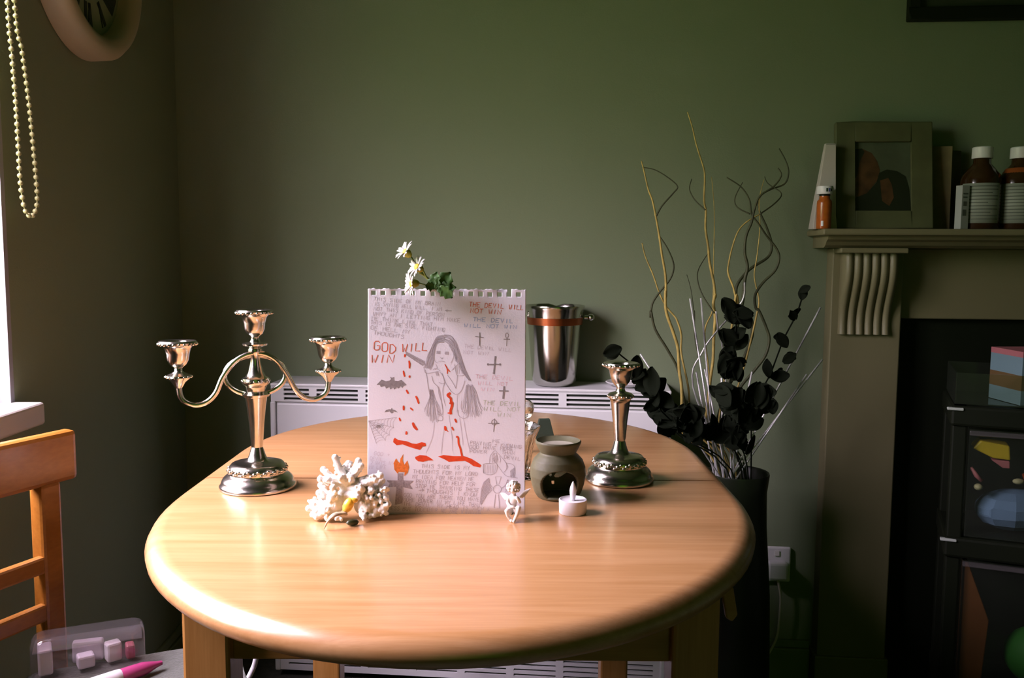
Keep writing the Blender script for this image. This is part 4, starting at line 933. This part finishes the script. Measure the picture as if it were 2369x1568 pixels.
willow('dark willow branch with a wide bow towards the fireplace', C5([(820,535),(925,605),(985,700),(1000,800),(1050,870),(1110,960),(1180,1050),(1200,1120),(1170,1210),(1080,1300),(1025,1390),(1030,1480)]) + C6([(1055,250),(1110,380),(1128,460),(1100,570),(1020,680),(920,800),(850,950),(800,1150)]), .45, BARKD, .0034, side=[(C5([(935,570),(880,680),(895,750),(990,800)]), BARKD)])
willow('olive willow branch swinging left under the dark hooks', C5([(1060,800),(960,860),(900,930),(860,1040),(835,1150),(830,1230),(870,1340),(890,1450),(905,1510)]) + C6([(890,130),(870,260),(850,420),(820,640),(790,860),(770,1150)]), .1, BARK, .003)
willow('straight olive willow shoot among the dark hooks', C5([(1090,550),(1055,700),(1060,900),(1040,1100),(1020,1250),(1050,1400),(1050,1480)]) + C6([(1040,260),(1010,400),(960,600),(900,800),(850,1000),(820,1150)]), .35, BARK, .0024, .0008)
willow('short dark willow shoot left of the tallest branch', C5([(530,1240),(560,1350),(580,1500)]) + C6([(585,260),(590,450),(640,700),(680,1000),(690,1150)]), -.3, BARKD, .002, .0008)
SG = 'silver sticks in the floor vase'
silver = [('bright silver stick leaning far out to the fireplace, highest tip', [(1500,222),(1290,570),(1110,835),(960,1080)], .75), ('silver stick reaching lowest to the right in front of the fireplace', [(1400,708),(1300,815),(1185,955),(1060,1120)], .95), ('thin silver stick between the two that lean right', [(1515,600),(1440,660),(1290,800),(1100,1050)], .85),
          ('silver stick standing at the left of the upright pair', [(553,158),(575,470),(620,880),(660,1150)], -.55), ('silver stick standing at the right of the upright pair', [(632,155),(640,560),(690,1000)], -.35), ('bent silver stick beside the tallest willow branch', [(742,250),(760,400),(798,600),(800,900)], .05),
          ('long thin silver stick crossing the whole bunch to the left', [(950,40),(930,180),(760,380),(640,550),(575,800),(545,990)], -.8), ('short silver stick low between the upright pair', [(598,690),(619,890),(645,1100)], -.5), ('silver stick broken by black leaves in the middle', [(782,735),(765,880),(735,1030),(720,1150)], 0),
          ('silver stick leaning a little right behind the black leaves', [(1003,690),(950,830),(890,1060)], .4), ('short silver stick peeping out over the heater at the left', [(192,560),(235,690),(300,860),(430,1190)], -1.0), ('short glittering silver stick low in the middle', [(840,1095),(832,1200),(828,1290)], .25), ('short silver stick right of the glittering one', [(890,1060),(862,1180),(850,1280)], .4),
          ('stubby silver stick under the black leaves to the right', [(950,1085),(910,1130),(880,1200)], .55), ('faint silver stick behind the upright pair', [(660,670),(688,725),(720,900)], -.2)]
for j_, (lb, P, f) in enumerate(silver):
    i = 8 + (j_*2) % 15; q = C6(P); A, B = q[0], q[-1]
    xm = A[0] + (B[0]-A[0])*(1085-A[1])/(B[1]-A[1]); g = layer(i)*.096
    f2 = ((xm-IW/2)/FPX*2.03 - VX)/math.sqrt(max(1e-5, .052**2-g*g))
    top = py(A[0], A[1], VY + layer(i)*.28); pts = in_vase([top], f2, i)
    if len(P) > 3 and j_ in (5, 6): pts = in_vase(lift(q[:-1], i), f2, i)
    Q = smoothpts(pts, 5) if j_ in (5, 6) else pts
    tag(MB().tube(Q, .0021, 8).build('silver_stick', STICK, None, True, angle=180), lb, 'stick', SG)
LG = 'black leaf stems in the floor vase'
lp = None; BL = [0]
def blackstem(label, P, f, leaves, Yt):
    global lp
    i = 1 + [0, 3, 1, 4, 2, 5][BL[0] % 6]; BL[0] += 1; fo = [.035, .08, .12, .20, .03, .085][(BL[0]-1) % 6]; L0 = lift(C6(P), i); L0 = [py(x, y, q.y - fo*(1-.75*j/len(L0))) for j, ((x, y), q) in enumerate(zip(C6(P), L0))]; pts = in_vase(L0, f, i); Q = smoothpts(pts, 5)
    t = thing('black_leaf_stem', label, 'artificial stem', Q[-1], 0, LG)
    MB().tube(Q, .0016, 6).build('stem', BLEAF, t, True, angle=180)
    for (x, y, s_) in leaves:
        Yl = min(L0, key=lambda q: abs(q.z - py(1420+x/3.136, 640+y/3.136, q.y).z)).y; c = py(1420+x/3.136, 640+y/3.136, Yl+R_.uniform(-.014, .004)); s_ *= .84; dd = Vector((R_.gauss(0, .7), R_.gauss(0, .3), R_.gauss(.5, .6))).normalized(); nn = Vector((R_.gauss(0, .5), -1, R_.gauss(0, .4)))
        if lp is None:
            m_ = leaf_mesh(MB(), Vector((-.5, 0, 0)), (1, 0, 0), (0, 0, 1), 1, .34, 0, .12); m_.v = [WM[t] @ v for v in m_.v]; lp = m_.build('leaf', BLEAF, t, True, angle=180, solid=.01); first = True
        else: first = False
        z_ = nn.normalized(); x_ = (dd - z_*dd.dot(z_)).normalized(); y_ = z_.cross(x_)
        Mx = Matrix.Translation(c - t.location) @ Matrix((x_, y_, z_)).transposed().to_4x4() @ Matrix.Scale(s_, 4)
        if first: lp.matrix_local = Mx
        else:
            o = instance(lp, 'leaf', t, Mx); q = o.modifiers.new('solid', 'SOLIDIFY'); q.thickness = .01; q.offset = 0
def clus(cx_, cy_, rx, ry, n, s0, s1): return [(cx_+R_.uniform(-rx, rx), cy_+R_.uniform(-ry, ry), R_.uniform(s0, s1)) for i in range(n)]
blackstem('slim black stem of small buds leaning right towards the fireplace', [(1392,60),(1330,260),(1230,460),(1130,720),(1010,960)], .6, [(1372,120,.034),(1385,90,.03),(1312,260,.04),(1300,280,.034),(1225,460,.045),(1210,440,.036),(1275,590,.04),(1290,575,.03),(1118,660,.046),(1125,690,.034),(1205,720,.05),(1195,700,.04)], 1.96)
blackstem('black stem with large leaves in the middle of the bunch', [(900,200),(880,440),(860,640),(830,900),(790,1100)], .1, clus(890, 270, 60, 50, 7, .045, .06) + clus(870, 450, 55, 45, 5, .045, .06) + clus(855, 630, 45, 70, 9, .05, .065), 1.95)
blackstem('black stem with dense leaves low in the middle', [(850,820),(830,950),(800,1150)], .2, clus(850, 920, 55, 90, 11, .05, .07) + clus(780, 820, 40, 30, 2, .04, .05) + clus(790, 1130, 110, 80, 9, .05, .065), 1.94)
blackstem('black stem with dense leaves low at the right', [(1050,850),(990,960),(900,1150)], .6, clus(1040, 880, 60, 50, 7, .045, .065) + clus(970, 1000, 60, 70, 10, .05, .07) + [(1140,930,.05),(1100,940,.05)] + clus(930, 1200, 60, 60, 5, .05, .06), 1.94)
blackstem('black leafy stem hanging out over the heater at the left', [(-10,520),(140,640),(260,720),(330,850),(400,1000),(470,1150)], -.9, [(-8,540,.052),(-2,560,.04),(160,650,.06),(150,700,.055),(185,720,.05),(280,760,.075),(300,800,.07),(230,790,.06),(250,830,.05),(300,860,.06),(380,890,.06),(290,920,.06),(330,950,.075),(300,980,.06),(420,970,.065)], 1.93)
blackstem('black leafy stem crowded at the left lip of the vase', [(330,960),(420,1050),(500,1150)], -.8, clus(420, 1050, 70, 50, 10, .05, .07) + clus(530, 1030, 70, 50, 8, .05, .065) + clus(600, 1120, 60, 50, 6, .05, .06), 1.93)

# ================================================================== ON THE MANTEL SHELF
MZ = 1.141
def mant(x, n): return W3(wuz(x, 527, n)[0], n, MZ)
pc = mant(1903, .085); kp = depth_k(pc)
tt = thing('tapered_carton', 'tall pale tapered carton at the left end of the mantel shelf', 'carton', pc, -WA)
def mrect(c, xl, xr, yd, z): return [c + UD*xl*kp + ND*yd*kp + Vector((0,0,z*kp)), c + UD*xr*kp + ND*yd*kp + Vector((0,0,z*kp)), c + UD*xr*kp - ND*yd*kp + Vector((0,0,z*kp)), c + UD*xl*kp - ND*yd*kp + Vector((0,0,z*kp))]
PALE = mat('pale_card', (.55, .50, .46), .6, var=.05)
MB().loft([mrect(pc, -27, 27, 24, 0), mrect(pc, -24, 24, 20, 30), mrect(pc, -3, 21, 8, 188), mrect(pc, -2, 20, 7, 195)]).build('body', PALE, tt, bevel=.0012)
xf_ = [mrect(pc, -1, 19, 7.4, 190), mrect(pc, -1, 19, 7.4, 193.5)]
MB().loft(xf_).build('top_mark', DKGREEN, tt)
p2 = mant(1905, .128); k2 = depth_k(p2)
AMB = mat('amber_bottle_label', (.42, .10, .012), .3, var=.15, vscale=80, coat=.3)
bo = thing('amber_bottle', 'small amber bottle with white cap in front of the tapered carton', 'bottle', p2)
MB().lathe(p2, [(r*k2, z*k2) for r, z in [(.5, 0), (15.5, 0), (16.5, 1.5), (16.8, 58), (16, 64), (12, 68), (11.5, 75), (.5, 75)]], 36).build('body', AMB, bo, True, angle=50)
MB().lathe(p2, [(r*k2, z*k2) for r, z in [(.5, 75), (12.2, 75), (12.2, 79), (.5, 79)]], 28).build('neck_ring', BLACKP, bo, True, angle=40)
MB().lathe(p2, [(r*k2, z*k2) for r, z in [(.5, 79), (18, 79), (18.6, 80), (18.6, 95), (18, 97), (.5, 97)]], 40).build('cap', PLASTW, bo, True, angle=40)
for a0, a1, z0, z1, mm, nm in ((-2.25, -1.95, 6, 18, PLASTW, 'label_patch'), (-1.75, -1.55, 84, 92, DKGREEN, 'cap_print'), (-1.45, -1.25, 84, 92, mat('blue_print', (.1, .12, .4), .6, var=.1), 'cap_print'), (-1.15, -.95, 85, 91, DKGREEN, 'cap_print')):
    rr = (17.1 if z0 < 60 else 18.9)*k2; rg = [[p2 + Vector((q*math.cos(a), q*math.sin(a), z*k2)) for a in [a0+(a1-a0)*i/5 for i in range(6)]] for q, z in ((rr, z0), (rr, z1))]
    MB().loft(rg, False, False).build(nm, mm, bo, solid=.0004)
# picture frame leaning on the wall
def leanM(u, n, tilt, rz=0): return MW @ Matrix.Translation((u, -n, MZ)) @ Matrix.Rotation(rz, 4, 'Z') @ Matrix.Rotation(-tilt, 4, 'X')   # local x width, z up, -y to the viewer
FRM = mat('olive_wood_frame', (.10, .105, .045), .6, var=.15, vscale=20); kf = .00102
LM = leanM(wuz(2040, 524, .075)[0], .078, .16)
pf = thing('photo_frame', 'dark olive wooden photo frame leaning on the mantel shelf', 'photo frame', LM.translation, -WA)
fw, fh, ow0, ow1, oh0, oh1 = .110, .252, -.066, .062, .042, .205
b = MB()
for (x0, x1, z0, z1) in ((-fw, ow0, 0, fh), (ow1, fw, 0, fh), (ow0, ow1, 0, oh0), (ow0, ow1, oh1, fh)): b.box((x0, -.018, z0), (x1, 0, z1), LM)
b.build('frame', FRM, pf, bevel=.003)
MB().box((ow0-.005, -.008, oh0-.005), (ow1+.005, -.004, oh1+.005), LM).build('photo', mat('photo_background', (.085, .10, .062), .4, var=.3, vscale=12), pf)
def onphoto(P, name, m, dy):
    P = [(ow0 + (x-1972)/125*(ow1-ow0), oh0 + (482-y)/162*(oh1-oh0)) for x, y in P]
    MB().prism([LM @ Vector((x, -.0082-dy, z)) for x, z in P], (LM.to_3x3() @ Vector((0, -.0002, 0)))).build(name, m, pf)
onphoto([(1972,336),(1990,334),(2012,345),(2024,365),(2030,385),(2024,410),(2012,425),(2005,440),(1980,450),(1972,450)], 'photo_head', mat('photo_brown', (.075, .035, .012), .5, var=.5, vscale=30), .0001)
onphoto([(1972,336),(1990,334),(1996,342),(1985,365),(1978,400),(1972,410)], 'photo_hair', mat('photo_dark', (.012, .016, .006), .5, var=.2), .0004)
onphoto([(1972,452),(2000,440),(2022,415),(2028,392),(2045,384),(2068,388),(2086,400),(2094,430),(2097,482),(1972,482)], 'photo_shoulders', MATS['photo_dark'], .0004)
onphoto([(2030,410),(2048,404),(2056,420),(2060,450),(2050,470),(2034,458)], 'photo_face', MATS['photo_brown'], .0007)
# cards behind
for (x, w_, h_2, n, lab, rz, cm) in ((2168, .026, .196, .050, 'pale brown upright card right behind the photo frame', -.2, (.17, .13, .06)), (2203, .020, .188, .035, 'narrow dark card between the pale card and the medicine bottles', .25, (.075, .07, .025))):
    L2 = leanM(wuz(x, 526, n)[0], n, .07, rz)
    tag(MB().box((-w_, -.004, 0), (w_, 0, h_2), L2).build('upright_card', mat('card_%d' % x, cm, .7, var=.15, vscale=30), None, bevel=.0008), lab, 'card')
# medicine bottles and a carton
DKB = mat('dark_brown_glass', (.035, .014, .004), .12, var=.1, coat=.5); LBL = mat('printed_label_paper', (.30, .32, .27), .6, var=.04); PRN = mat('label_print', (.10, .11, .09), .7, var=.1)
def medbottle(x, lab, tilt):
    p = W3(wuz(x, 521, .10)[0], .10, MZ); kk = depth_k(p); t = thing('medicine_bottle', lab, 'bottle', p, 0, 'medicine bottles on the mantel shelf')
    MB().lathe(p, [(r*kk, z*kk) for r, z in [(.5, 0), (40, 0), (43, 3), (43.5, 112), (40, 124), (26, 142), (19, 150), (18, 168), (.5, 168)]], 44).build('body', DKB, t, True, angle=50)
    MB().lathe(p, [(r*kk, z*kk) for r, z in [(.5, 162), (22, 162), (22.5, 163), (22, 186), (20, 188), (.5, 188)]], 36).build('cap', PLASTW, t, True, angle=40)
    va = math.atan2(-p.y, -p.x); A0, A1 = va-1.0, va+1.05; rr = 43.9*kk
    MB().loft([[p + Vector((rr*math.cos(A0+(A1-A0)*i/20), rr*math.sin(A0+(A1-A0)*i/20), z*kk)) for i in range(21)] for z in (14, 104)], False, False).build('label', LBL, t, True, solid=.0003)
    pb = MB()
    for q in range(11):
        z = 96-7.4*q; e = A0+.15+R_.uniform(0, .1); f_ = A1-.12-R_.uniform(0, .7)*(q % 3 == 2)
        pb.loft([[p + Vector(((rr+.0004)*math.cos(e+(f_-e)*i/12), (rr+.0004)*math.sin(e+(f_-e)*i/12), zz*kk)) for i in range(13)] for zz in (z, z+2.2)], False, False)
    pb.build('label_print', PRN, t)
    return p, kk, t
medbottle(2264, 'brown medicine bottle with white cap next to the cards on the mantel shelf', 0)
p, kk, t = medbottle(2352, 'brown medicine bottle with orange band at the right edge of the mantel shelf', 0)
MB().lathe(p, [(r*kk, z*kk) for r, z in [(36, 129), (37.4, 127), (30, 139), (28.6, 140)]], 40, Matrix.Rotation(.0, 3, 'Y'), cap=False).build('orange_band', mat('orange_band', (.30, .07, .01), .5, var=.1), t, True)
pcx = W3(wuz(2224, 522, .130)[0], .128, MZ); LC = Matrix.Translation(pcx) @ Matrix.Rotation(-WA+.35, 4, 'Z')
cb_ = thing('small_carton', 'narrow white carton leaning beside the first medicine bottle', 'carton', pcx)
MB().box((-.010, -.010, 0), (.010, .010, .098), LC).build('body', mat('white_carton', (.42, .43, .42), .6, var=.03), cb_, bevel=.0006)
for z0, z1, x0, x1 in ((.052, .062, -.006, .003), (.030, .044, -.007, .002), (.078, .081, -.007, .006), (.07, .073, -.007, .004)): MB().box((x0, -.0106, z0), (x1, -.0099, z1), LC).build('print', PRN, cb_)
# dark panel high on the chimney wall
b = MB(); u, z = wuz(2105, 45, .03); wb(b, u, u+1.0, 0, .028, z, z+.62); tvb = thing('wall_picture', 'dark framed picture high above the mantel shelf', 'picture', W3(u+.5, .014, z), -WA); b2 = MB()
for q in ((u, u+1.0, .0, .03, z, z+.025), (u, u+1.0, 0, .03, z+.595, z+.62), (u, u+.025, 0, .03, z+.025, z+.595), (u+.975, u+1.0, 0, .03, z+.025, z+.595)): wb(b2, *q)
b2.build('frame', BLACKP, tvb, bevel=.003); b = MB(); wb(b, u+.025, u+.975, 0, .016, z+.025, z+.595); b.build('canvas', mat('dark_canvas', (.03, .034, .018), .7, var=.3, vscale=5), tvb)

# ================================================================== DRAWER TOWER in front of the fireplace
TA = math.radians(-22); T0 = Vector((.945, 1.857, 0)); TMt = Matrix.Translation(T0) @ Matrix.Rotation(TA, 4, 'Z')     # local x along the front, y to the back
dt = thing('drawer_tower', 'black framed tower of clear plastic toy drawers in front of the fireplace', 'drawer unit', T0, TA)
TWD, TDP = .36, .24
for (z0, z1) in ((.722, .765), (.437, .481), (.10, .13)): MB().box((-.012, -.008, z0), (TWD+.012, TDP, z1), TMt).build('shelf_frame', BLACKP, dt, bevel=.006)
for x in (0, TWD-.03):
    for y in (0, TDP-.03): MB().box((x-.008 if x == 0 else x, y, 0), (x+.022 if x == 0 else x+.038, y+.03, .765), TMt).build('post', BLACKP, dt, bevel=.004)
for (z0, z1, nm) in ((.484, .716, 'drawer'), (.134, .432, 'drawer'), (.768, .835, 'top_tray')):
    t_ = .0025; b = MB(); x0, x1 = .026, TWD-.034; y0, y1 = .002, TDP-.036
    if nm == 'top_tray': x0, x1, y0, y1 = -.005, TWD, .004, TDP-.01
    b.box((x0, y0, z0), (x1, y0+t_, z1), TMt).box((x0, y1-t_, z0), (x1, y1, z1), TMt).box((x0, y0, z0), (x0+t_, y1, z1), TMt).box((x1-t_, y0, z0), (x1, y1, z1), TMt).box((x0, y0, z0), (x1, y1, z0+t_), TMt)
    d_ = b.build(nm, SMOKEP, dt)
    if nm == 'drawer': MB().box((x0, y0-.010, z1-.012), (x1, y0, z1-.002), TMt).build('handle', CLEARP, d_, bevel=.002)
for z in (.762, .478): MB().box((-.020, -.012, z-.006), (.012, .0, z), TMt).build('lip_glint', mat('glint_grey', (.45, .5, .45), .2, var=.05), dt, bevel=.002)  # protruding lip ends, coloured pale to carry their glint
def TP(x, y, z): return TMt @ Vector((x, y, z))
def toy(name, label, cat, mb, m, **k): return tag(mb.build(name, m, None, **k), label, cat, 'toys in the drawer tower')
YT = mat('toy_yellow', (.55, .40, .02), .5, var=.1); BT = mat('toy_blue_fabric', (.16, .26, .44), .9, bump=.4, bscale=300, var=.1); PT = mat('toy_pink', (.42, .14, .16), .5, var=.1); RTm = mat('toy_red', (.45, .07, .012), .5, var=.1); GT = mat('toy_green', (.02, .18, .012), .7, var=.15); OT = mat('toy_brown', (.20, .065, .01), .7, var=.2); TT = mat('toy_cream', (.4, .38, .22), .6, var=.1)
rb = MB().sphere((0,0,0), .072, 10, 7, (1.2, .8, .62)); rb.v = [TP(.128, .078, .5335) + v for v in rb.v]; toy('blue_cushion_toy', 'pale blue faceted toy block filling the bottom of the upper clear drawer', 'toy', rb, BT, bevel=.004)
toy('yellow_block', 'yellow block toy high in the upper clear drawer', 'toy', MB().prism([TP(.036, .02, .672), TP(.05, .02, .690), TP(.105, .02, .683), TP(.108, .02, .652), TP(.075, .02, .654)], TMt.to_3x3() @ Vector((0, .05, 0))), YT, bevel=.003)
toy('pink_block', 'dull pink block toy under the yellow one in the upper drawer', 'toy', MB().prism([TP(.072, .022, .650), TP(.107, .022, .650), TP(.108, .022, .634), TP(.095, .022, .634)], TMt.to_3x3() @ Vector((0, .05, 0))), PT, bevel=.002)
toy('red_rod', 'slanting red rod toy at the left of the upper drawer', 'toy', MB().tube([TP(.034, .015, .632), TP(.045, .015, .615), TP(.056, .015, .604)], [.003, .005, .004], 8), PT, smooth=True, angle=180)
toy('red_brick_toy', 'red toy brick at the right side of the upper drawer', 'toy', MB().prism([TP(.135, .02, .617), TP(.150, .02, .628), TP(.19, .02, .626), TP(.19, .02, .606), TP(.14, .02, .606)], TMt.to_3x3() @ Vector((0, .04, 0))), RTm, bevel=.002)
toy('cream_toy', 'small cream toy beside the red brick in the upper drawer', 'toy', MB().sphere(TP(.125, .02, .609), .009, 10, 7, (1.4, 1, .7)), TT, smooth=True, angle=180)
toy('cream_ball', 'tiny cream ball above the blue block in the upper drawer', 'toy', MB().sphere(TP(.050, .018, .590), .009, 10, 7, (1, 1, .8)), TT, smooth=True, angle=180)
toy('brown_box_toy', 'brown box toy standing at the left in the lower clear drawer', 'toy', MB().prism([TP(.032, .016, .140), TP(.075, .016, .140), TP(.085, .016, .30), TP(.038, .016, .425), TP(.032, .016, .425)], TMt.to_3x3() @ Vector((0, .06, 0))), OT, bevel=.002)
rb = MB().sphere(TP(.185, .075, .215), .062, 18, 12); toy('green_ball', 'green ball in the lower clear drawer', 'ball', rb, GT, smooth=True, angle=180)
# striped box on top
BX = TMt @ Matrix.Translation((.118, .012, .7715)) @ Matrix.Rotation(.45, 4, 'Z')
sb_ = thing('striped_box', 'blue and brown striped box on top of the drawer tower', 'box', BX.translation)
xx = 0
for j, (z0, z1, m) in enumerate(((0, .030, mat('box_pale_blue', (.16, .25, .30), .5, var=.06)), (.030, .062, mat('box_brown', (.13, .075, .03), .5, var=.1)), (.062, .100, MATS['box_pale_blue']), (.100, .112, MATS['toy_pink']))):
    MB().box((0, 0, z0), (.15, .11, z1), BX).build('stripe_panel', m, sb_)

# ================================================================== SOCKET, CABLES
u, z = wuz(1762, 1310, .008); so = thing('wall_socket', 'white double wall socket low beside the fire surround', 'socket', W3(.638, .005, .302), -WA)
b = MB(); wb(b, .566, .711, 0, .011, .257, .347); b.build('plate', HEATW, so, bevel=.004)
for du in (.600, .676):
    b = MB()
    for x0, x1, z0, z1 in ((du-.011, du-.004, .285, .292), (du+.004, du+.011, .285, .292), (du-.003, du+.003, .303, .312)): wb(b, x0, x1, .0112, .0118, z0, z1)
    b.build('socket_holes', SLOT, so)
    b = MB(); wb(b, du-.006, du+.006, .011, .0145, .325, .338); b.build('switch', WHITE, so, bevel=.001)
CABW = mat('white_cable', (.62, .56, .48), .4, var=.05)
pg = MB(); wb(pg, .650, .700, .0118, .040, .270, .315); plug = thing('plug_cable', 'white plug and cable hanging from the wall socket', 'cable', W3(.675, .03, .27)); pg.build('plug', HEATW, plug, bevel=.006)
MB().tube(smoothpts([W3(.676, .03, .272), pw(1806, 1380, .028), pw(1803, 1430, .026), pw(1798, 1470, .025), pw(1785, 1500, .026), pw(1765, 1530, .03), pw(1745, 1556, .035)] + [W3(.60, .05, .012), W3(.40, .08, .006)], 6), .0032, 8).build('flex', CABW, plug, True, angle=180)
wcp = [pxx(588, 1538, -.32), pxx(580, 1556, -.315), pxx(566, 1580, -.31)]
YC_ = 1.36
wcp = [py(590, 1533, YC_), py(587, 1542, YC_), py(579, 1560, YC_-.004), py(566, 1585, YC_-.01), py(552, 1640, YC_-.02), py(548, 1720, YC_-.02)]

cbw = thing('white_cable', 'white cable hanging down under the near left corner of the table', 'cable', wcp[0])
MB().tube(smoothpts([py(597, 1500, YC_), *wcp, py(548, 1720, YC_-.02)+Vector((0,0,-.3))], 6), 0.0042, 10).build('flex', PLASTW, cbw, True, angle=180)
# ================================================================== CHAIR at the left, folded blanket, clear box, felt pen
zt = .82; Pf = pz(178, 992, zt); Pn = pz(0, 1030, zt); rd = (Pn - Pf); rd.z = 0; rd.normalize(); nr = Vector((-rd.y, rd.x, 0))
if nr.x < 0: nr = -nr
CMx = Matrix((rd, nr, Vector((0, 0, 1)))).transposed().to_4x4(); CMx.translation = Vector((Pf.x, Pf.y, 0)) - nr*.012   # local x: along the top rail from its far end, y: to the seat front
chr_ = thing('dining_chair', 'orange beech ladder back dining chair beside the window', 'chair', CMx @ Vector((.2, .1, 0)))
CWD = .40
def cbx(name, a, b_, bev=.004, m=CHAIRW): return MB().box(a, b_, CMx).build(name, m, chr_, bevel=bev)
cbx('top_rail', (0, -.012, zt-.074), (CWD, .012, zt), .007)
for x in (.030, CWD-.064): cbx('back_post', (x, -.014, 0), (x+.034, .012, zt-.070), .005)
for z in (zt-.173, zt-.243): cbx('back_slat', (.060, -.003, z-.026), (CWD-.060, .011, z), .004)
cbx('seat', (.02, .014, .425), (CWD-.02, .328, .452), .008)
for x in (.030, CWD-.064): cbx('front_leg', (x, .288, 0), (x+.034, .322, .425), .004)
for (x0, x1, y0, y1) in ((.064, CWD-.064, .296, .314), (.038, .056, .012, .288), (CWD-.056, CWD-.038, .012, .288)): cbx('seat_rail', (x0, y0, .375), (x1, y1, .425), .003)
# blanket folded on the seat, lying askew
e1 = Vector((.916, .40, 0)).normalized(); e2 = Vector((e1.y, -e1.x, 0)); BC = Vector((-.690, 1.176, 0)) ; BMx = Matrix((e1, -e2, Vector((0, 0, 1)))).transposed().to_4x4(); BMx.translation = BC
def pad(x0, x1, y0, y1, z0, z1, r=.02):
    rings = []
    for z, ins in ((z0, .006), (z0+.004, .0), (z1-.004, 0), (z1, .008)):
        P = []
        for cx_, cy_, a0 in ((x1-r, y1-r, 0), (x0+r, y1-r, 90), (x0+r, y0+r, 180), (x1-r, y0+r, 270)):
            for q in range(6): a = math.radians(a0+18*q); P.append(BMx @ Vector((cx_+(r-ins)*math.cos(a), cy_+(r-ins)*math.sin(a), z)))
        rings.append(P)
    return MB().loft(rings)
bk = thing('folded_blanket', 'grey folded blanket on the seat of the chair under the clear box', 'blanket', BMx @ Vector((.15, -.13, .455)))
for i, (z0, z1) in enumerate(((.4535, .469), (.4695, .485), (.4855, .500))): pad(.012+.003*i, .305-.004*i, -.24+.004*i, -.003*i, z0, z1).build('fold', GREYF, bk, True, angle=50)
# clear plastic box
q0 = pz(338, 1541, .501); Lb, Wb_, Hb = .144, .055, .056
XB = Matrix((e1, -e2, Vector((0, 0, 1)))).transposed().to_4x4(); XB.translation = q0 - e1*Lb
pbx = thing('clear_plastic_box', 'clear plastic box with white and pink bits standing on the grey blanket', 'plastic box', XB @ Vector((Lb/2, Wb_/2, 0)))
def rbox(x0, x1, y0, y1, z0, z1, r, ins=0):
    def lp_(i_, z): 
        P = []
        for cx_, cy_, a0 in ((x1-r, y1-r, 0), (x0+r, y1-r, 90), (x0+r, y0+r, 180), (x1-r, y0+r, 270)):
            for q in range(7): a = math.radians(a0+15*q); P.append(XB @ Vector((cx_+(r-i_)*math.cos(a), cy_+(r-i_)*math.sin(a), z)))
        return P
    return [lp_(.004, z0), lp_(.001, z0+.003), lp_(0, z0+.008), lp_(0, z1-.012), lp_(.0015, z1-.006), lp_(.005, z1-.002), lp_(.011, z1)]
MB().loft(rbox(0, Lb, 0, Wb_, 0, Hb, .018)).build('shell', CLEARP, pbx, True, angle=60)
MB().loft([[XB @ Vector(p) for p in ((.004, .004, Hb*.72), (Lb-.004, .004, Hb*.72), (Lb-.004, Wb_-.004, Hb*.72), (.004, Wb_-.004, Hb*.72))], [XB @ Vector(p) for p in ((.004, .004, Hb*.75), (Lb-.004, .004, Hb*.75), (Lb-.004, Wb_-.004, Hb*.75), (.004, Wb_-.004, Hb*.75))]]).build('inner_rim', CLEARP, pbx)
LILAC = mat('white_plastic_bit', (.72, .66, .74), .4, var=.05); PINKP = mat('pink_plastic', (.45, .055, .19), .3, var=.08, coat=.3)
def bit(name, label, a, b_, m, rz=0, bev=.003):
    Mq = XB @ Matrix.Translation(((a[0]+b_[0])/2, (a[1]+b_[1])/2, a[2])) @ Matrix.Rotation(rz, 4, 'Z'); hx, hy = (b_[0]-a[0])/2, (b_[1]-a[1])/2
    tag(MB().box((-hx, -hy, 0), (hx, hy, b_[2]-a[2]), Mq).build(name, m, None, bevel=bev), label, 'plastic piece', 'pieces in the clear box')
bit('white_block', 'white upright block at the left end inside the clear box', (.008, .012, .004), (.026, .045, .040), LILAC, .1)
bit('white_tray', 'flat lilac white tray at the back inside the clear box', (.050, .036, .004), (.090, .050, .034), LILAC, -.1)
bit('white_wedge', 'white wedge in the middle inside the clear box', (.092, .022, .004), (.112, .040, .031), PLASTW, .3)
bit('small_white_block', 'small lilac block in the front middle inside the clear box', (.056, .014, .004), (.078, .034, .022), LILAC, .2)
bit('pink_bit', 'dusky pink block at the right end inside the clear box', (.118, .022, .004), (.130, .042, .024), mat('dusky_pink', (.35, .10, .13), .5, var=.2), .1)
# felt pen
pA = pz(376, 1532, .5105); pB = pz(150, 1606, .5105); pd = (pB-pA).normalized(); PL = (pB-pA).length; Mp = rot_to(pd)
pen = thing('felt_pen', 'thick white felt pen with pink cap on the grey blanket by the clear box', 'pen', (pA+pB)/2)
MB().lathe(pA, [(r, z) for r, z in [(.0006, 0), (.003, .001), (.0042, .008), (.0072, .018), (.0092, .027), (.0096, .056), (.0088, .058)]], 24, Mp).build('cap', PINKP, pen, True, angle=50)
MB().lathe(pA, [(r, z) for r, z in [(.0088, .056), (.0098, .058), (.0101, .064), (.0101, PL), (.007, PL+.004)]], 24, Mp).build('barrel', PLASTW, pen, True, angle=50)
